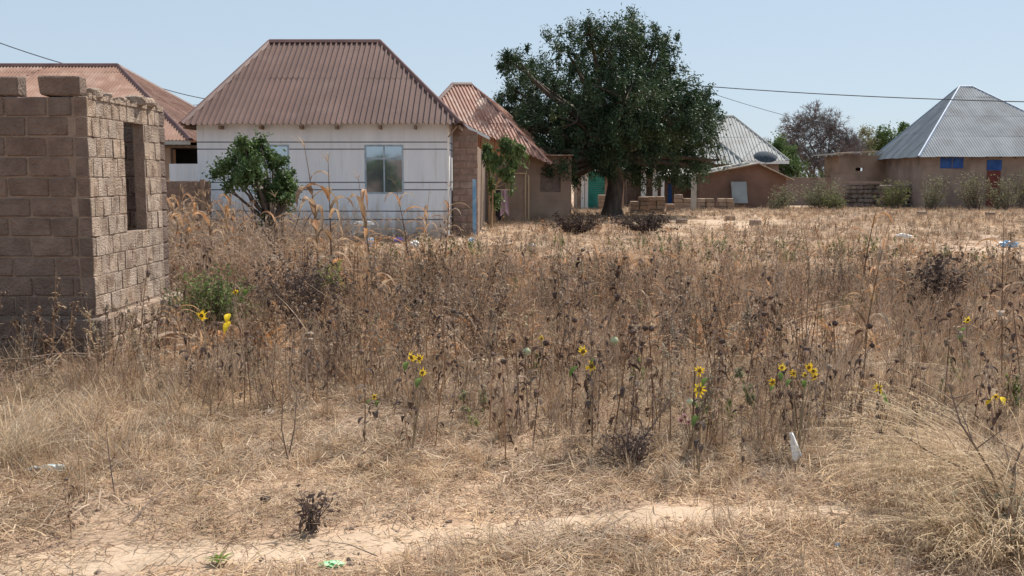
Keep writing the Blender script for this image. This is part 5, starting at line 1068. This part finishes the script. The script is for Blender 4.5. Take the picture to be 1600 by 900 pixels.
crumple('plastic_scrap', 'flat white plastic scrap beside a bare stem left of centre', 340, 646, .04, .02, .008, plastic_w, 4)
crumple('plastic_scrap', 'small white cup lid on the straw in front of the weeds', 423, 648, .028, .02, .02, plastic_w, 5)
crumple('plastic_scrap', 'white plastic scrap just right of the small cup lid', 478, 640, .035, .02, .01, plastic_w, 6)
crumple('plastic_bag', 'white plastic bag scrap in the midfield right of centre', 1072, 440, .16, .06, .05, plastic_w, 7, 'bag')
crumple('plastic_bag', 'white plastic bag lying in the far right field', 1412, 372, .22, .1, .08, plastic_w, 8, 'bag')
crumple('plastic_bag', 'pale blue plastic bag by the far footpath at the right', 1576, 384, .25, .1, .09, plastic_b, 9, 'bag')
crumple('plastic_bag', 'violet plastic bag at the foot of the white house', 623, 379, .12, .1, .07, plastic_v, 10, 'bag')
crumple('plastic_bag', 'white bag on the rubbish at the foot of the white house', 648, 388, .12, .1, .09, plastic_w, 11, 'bag')
crumple('plastic_bag', 'tan bag right of the white one at the foot of the white house', 668, 380, .12, .1, .09, tan_p, 12, 'bag')
crumple('plastic_bag', 'blue bag left of the violet one at the foot of the white house', 577, 386, .13, .1, .12, plastic_b, 13, 'bag')
crumple('plastic_bag', 'small pale blue scrap at the foot of the blue post', 737, 378, .08, .08, .06, plastic_b, 14, 'bag')
crumple('plastic_bag', 'white scrap caught in the weeds right of the blue post', 830, 385, .10, .08, .06, plastic_w, 15, 'bag')
crumple('plastic_bag', 'tiny blue scrap in the right foreground straw', 1308, 858, .012, .01, .02, plastic_b, 16, 'bag')
b = at_px(1243, 740); Yb = b.y; m = M()   # white strip of plastic hanging on a stalk
g = []
for i in range(9):
    t_ = i/8; 
    for j in range(5):
        s_ = j/4; px = 1233+10*s_*(.5+t_)+6*t_; py = 676+42*t_+5*math.sin(s_*4+1)*t_; q = P(px, py, Yb+.02*math.sin(s_*6+t_*4)); g.append(tuple(q))
m.v = g; m.f = [(i*5+j, i*5+j+1, i*5+j+6, i*5+j+5) for i in range(8) for j in range(4)]; m.m = [0]*32; o_ = m.build('plastic_strip', plastic_w, smooth=True); tag(o_, 'torn white plastic strip hanging on a stalk below the sunflower cluster', 'litter')
sm = o_.modifiers.new('thickness', 'SOLIDIFY'); sm.thickness = .003
stick('thin dark stalk holding the torn white plastic strip', [b, P(1242, 690, Yb+.01), P(1238, 640, Yb+.02)], .004)
crumple('white_bag', 'white bag hung in the maize before the white house', 566, 400, .20, .05, .05, plastic_w, 17, 'bag')
bpy.data.objects['white_bag'].location = P(568, 349, 22)
r7 = random.Random(3)
for i, (px, py) in enumerate(((1141, 345), (1065, 350), (1440, 337), (1547, 338), (1180, 352))):
    b = at_px(px, py); tag(link('loose_block', sb, None, TR(b.x, b.y, b.z+.09, r7.uniform(-.4, .4))), ['loose block on the pale bare ground right of the big tree', 'loose block on the bare ground nearest the tree trunk', 'loose block in the far grass below the left blue shutter', 'loose block in the far grass below the red door', 'loose block at the front edge of the pale bare ground'][i], 'block', 'loose blocks lying in the far field')
# ---------------------------------------------------------------- render defaults
sc.render.engine = 'CYCLES'; sc.cycles.max_bounces = 6; sc.cycles.transparent_max_bounces = 8
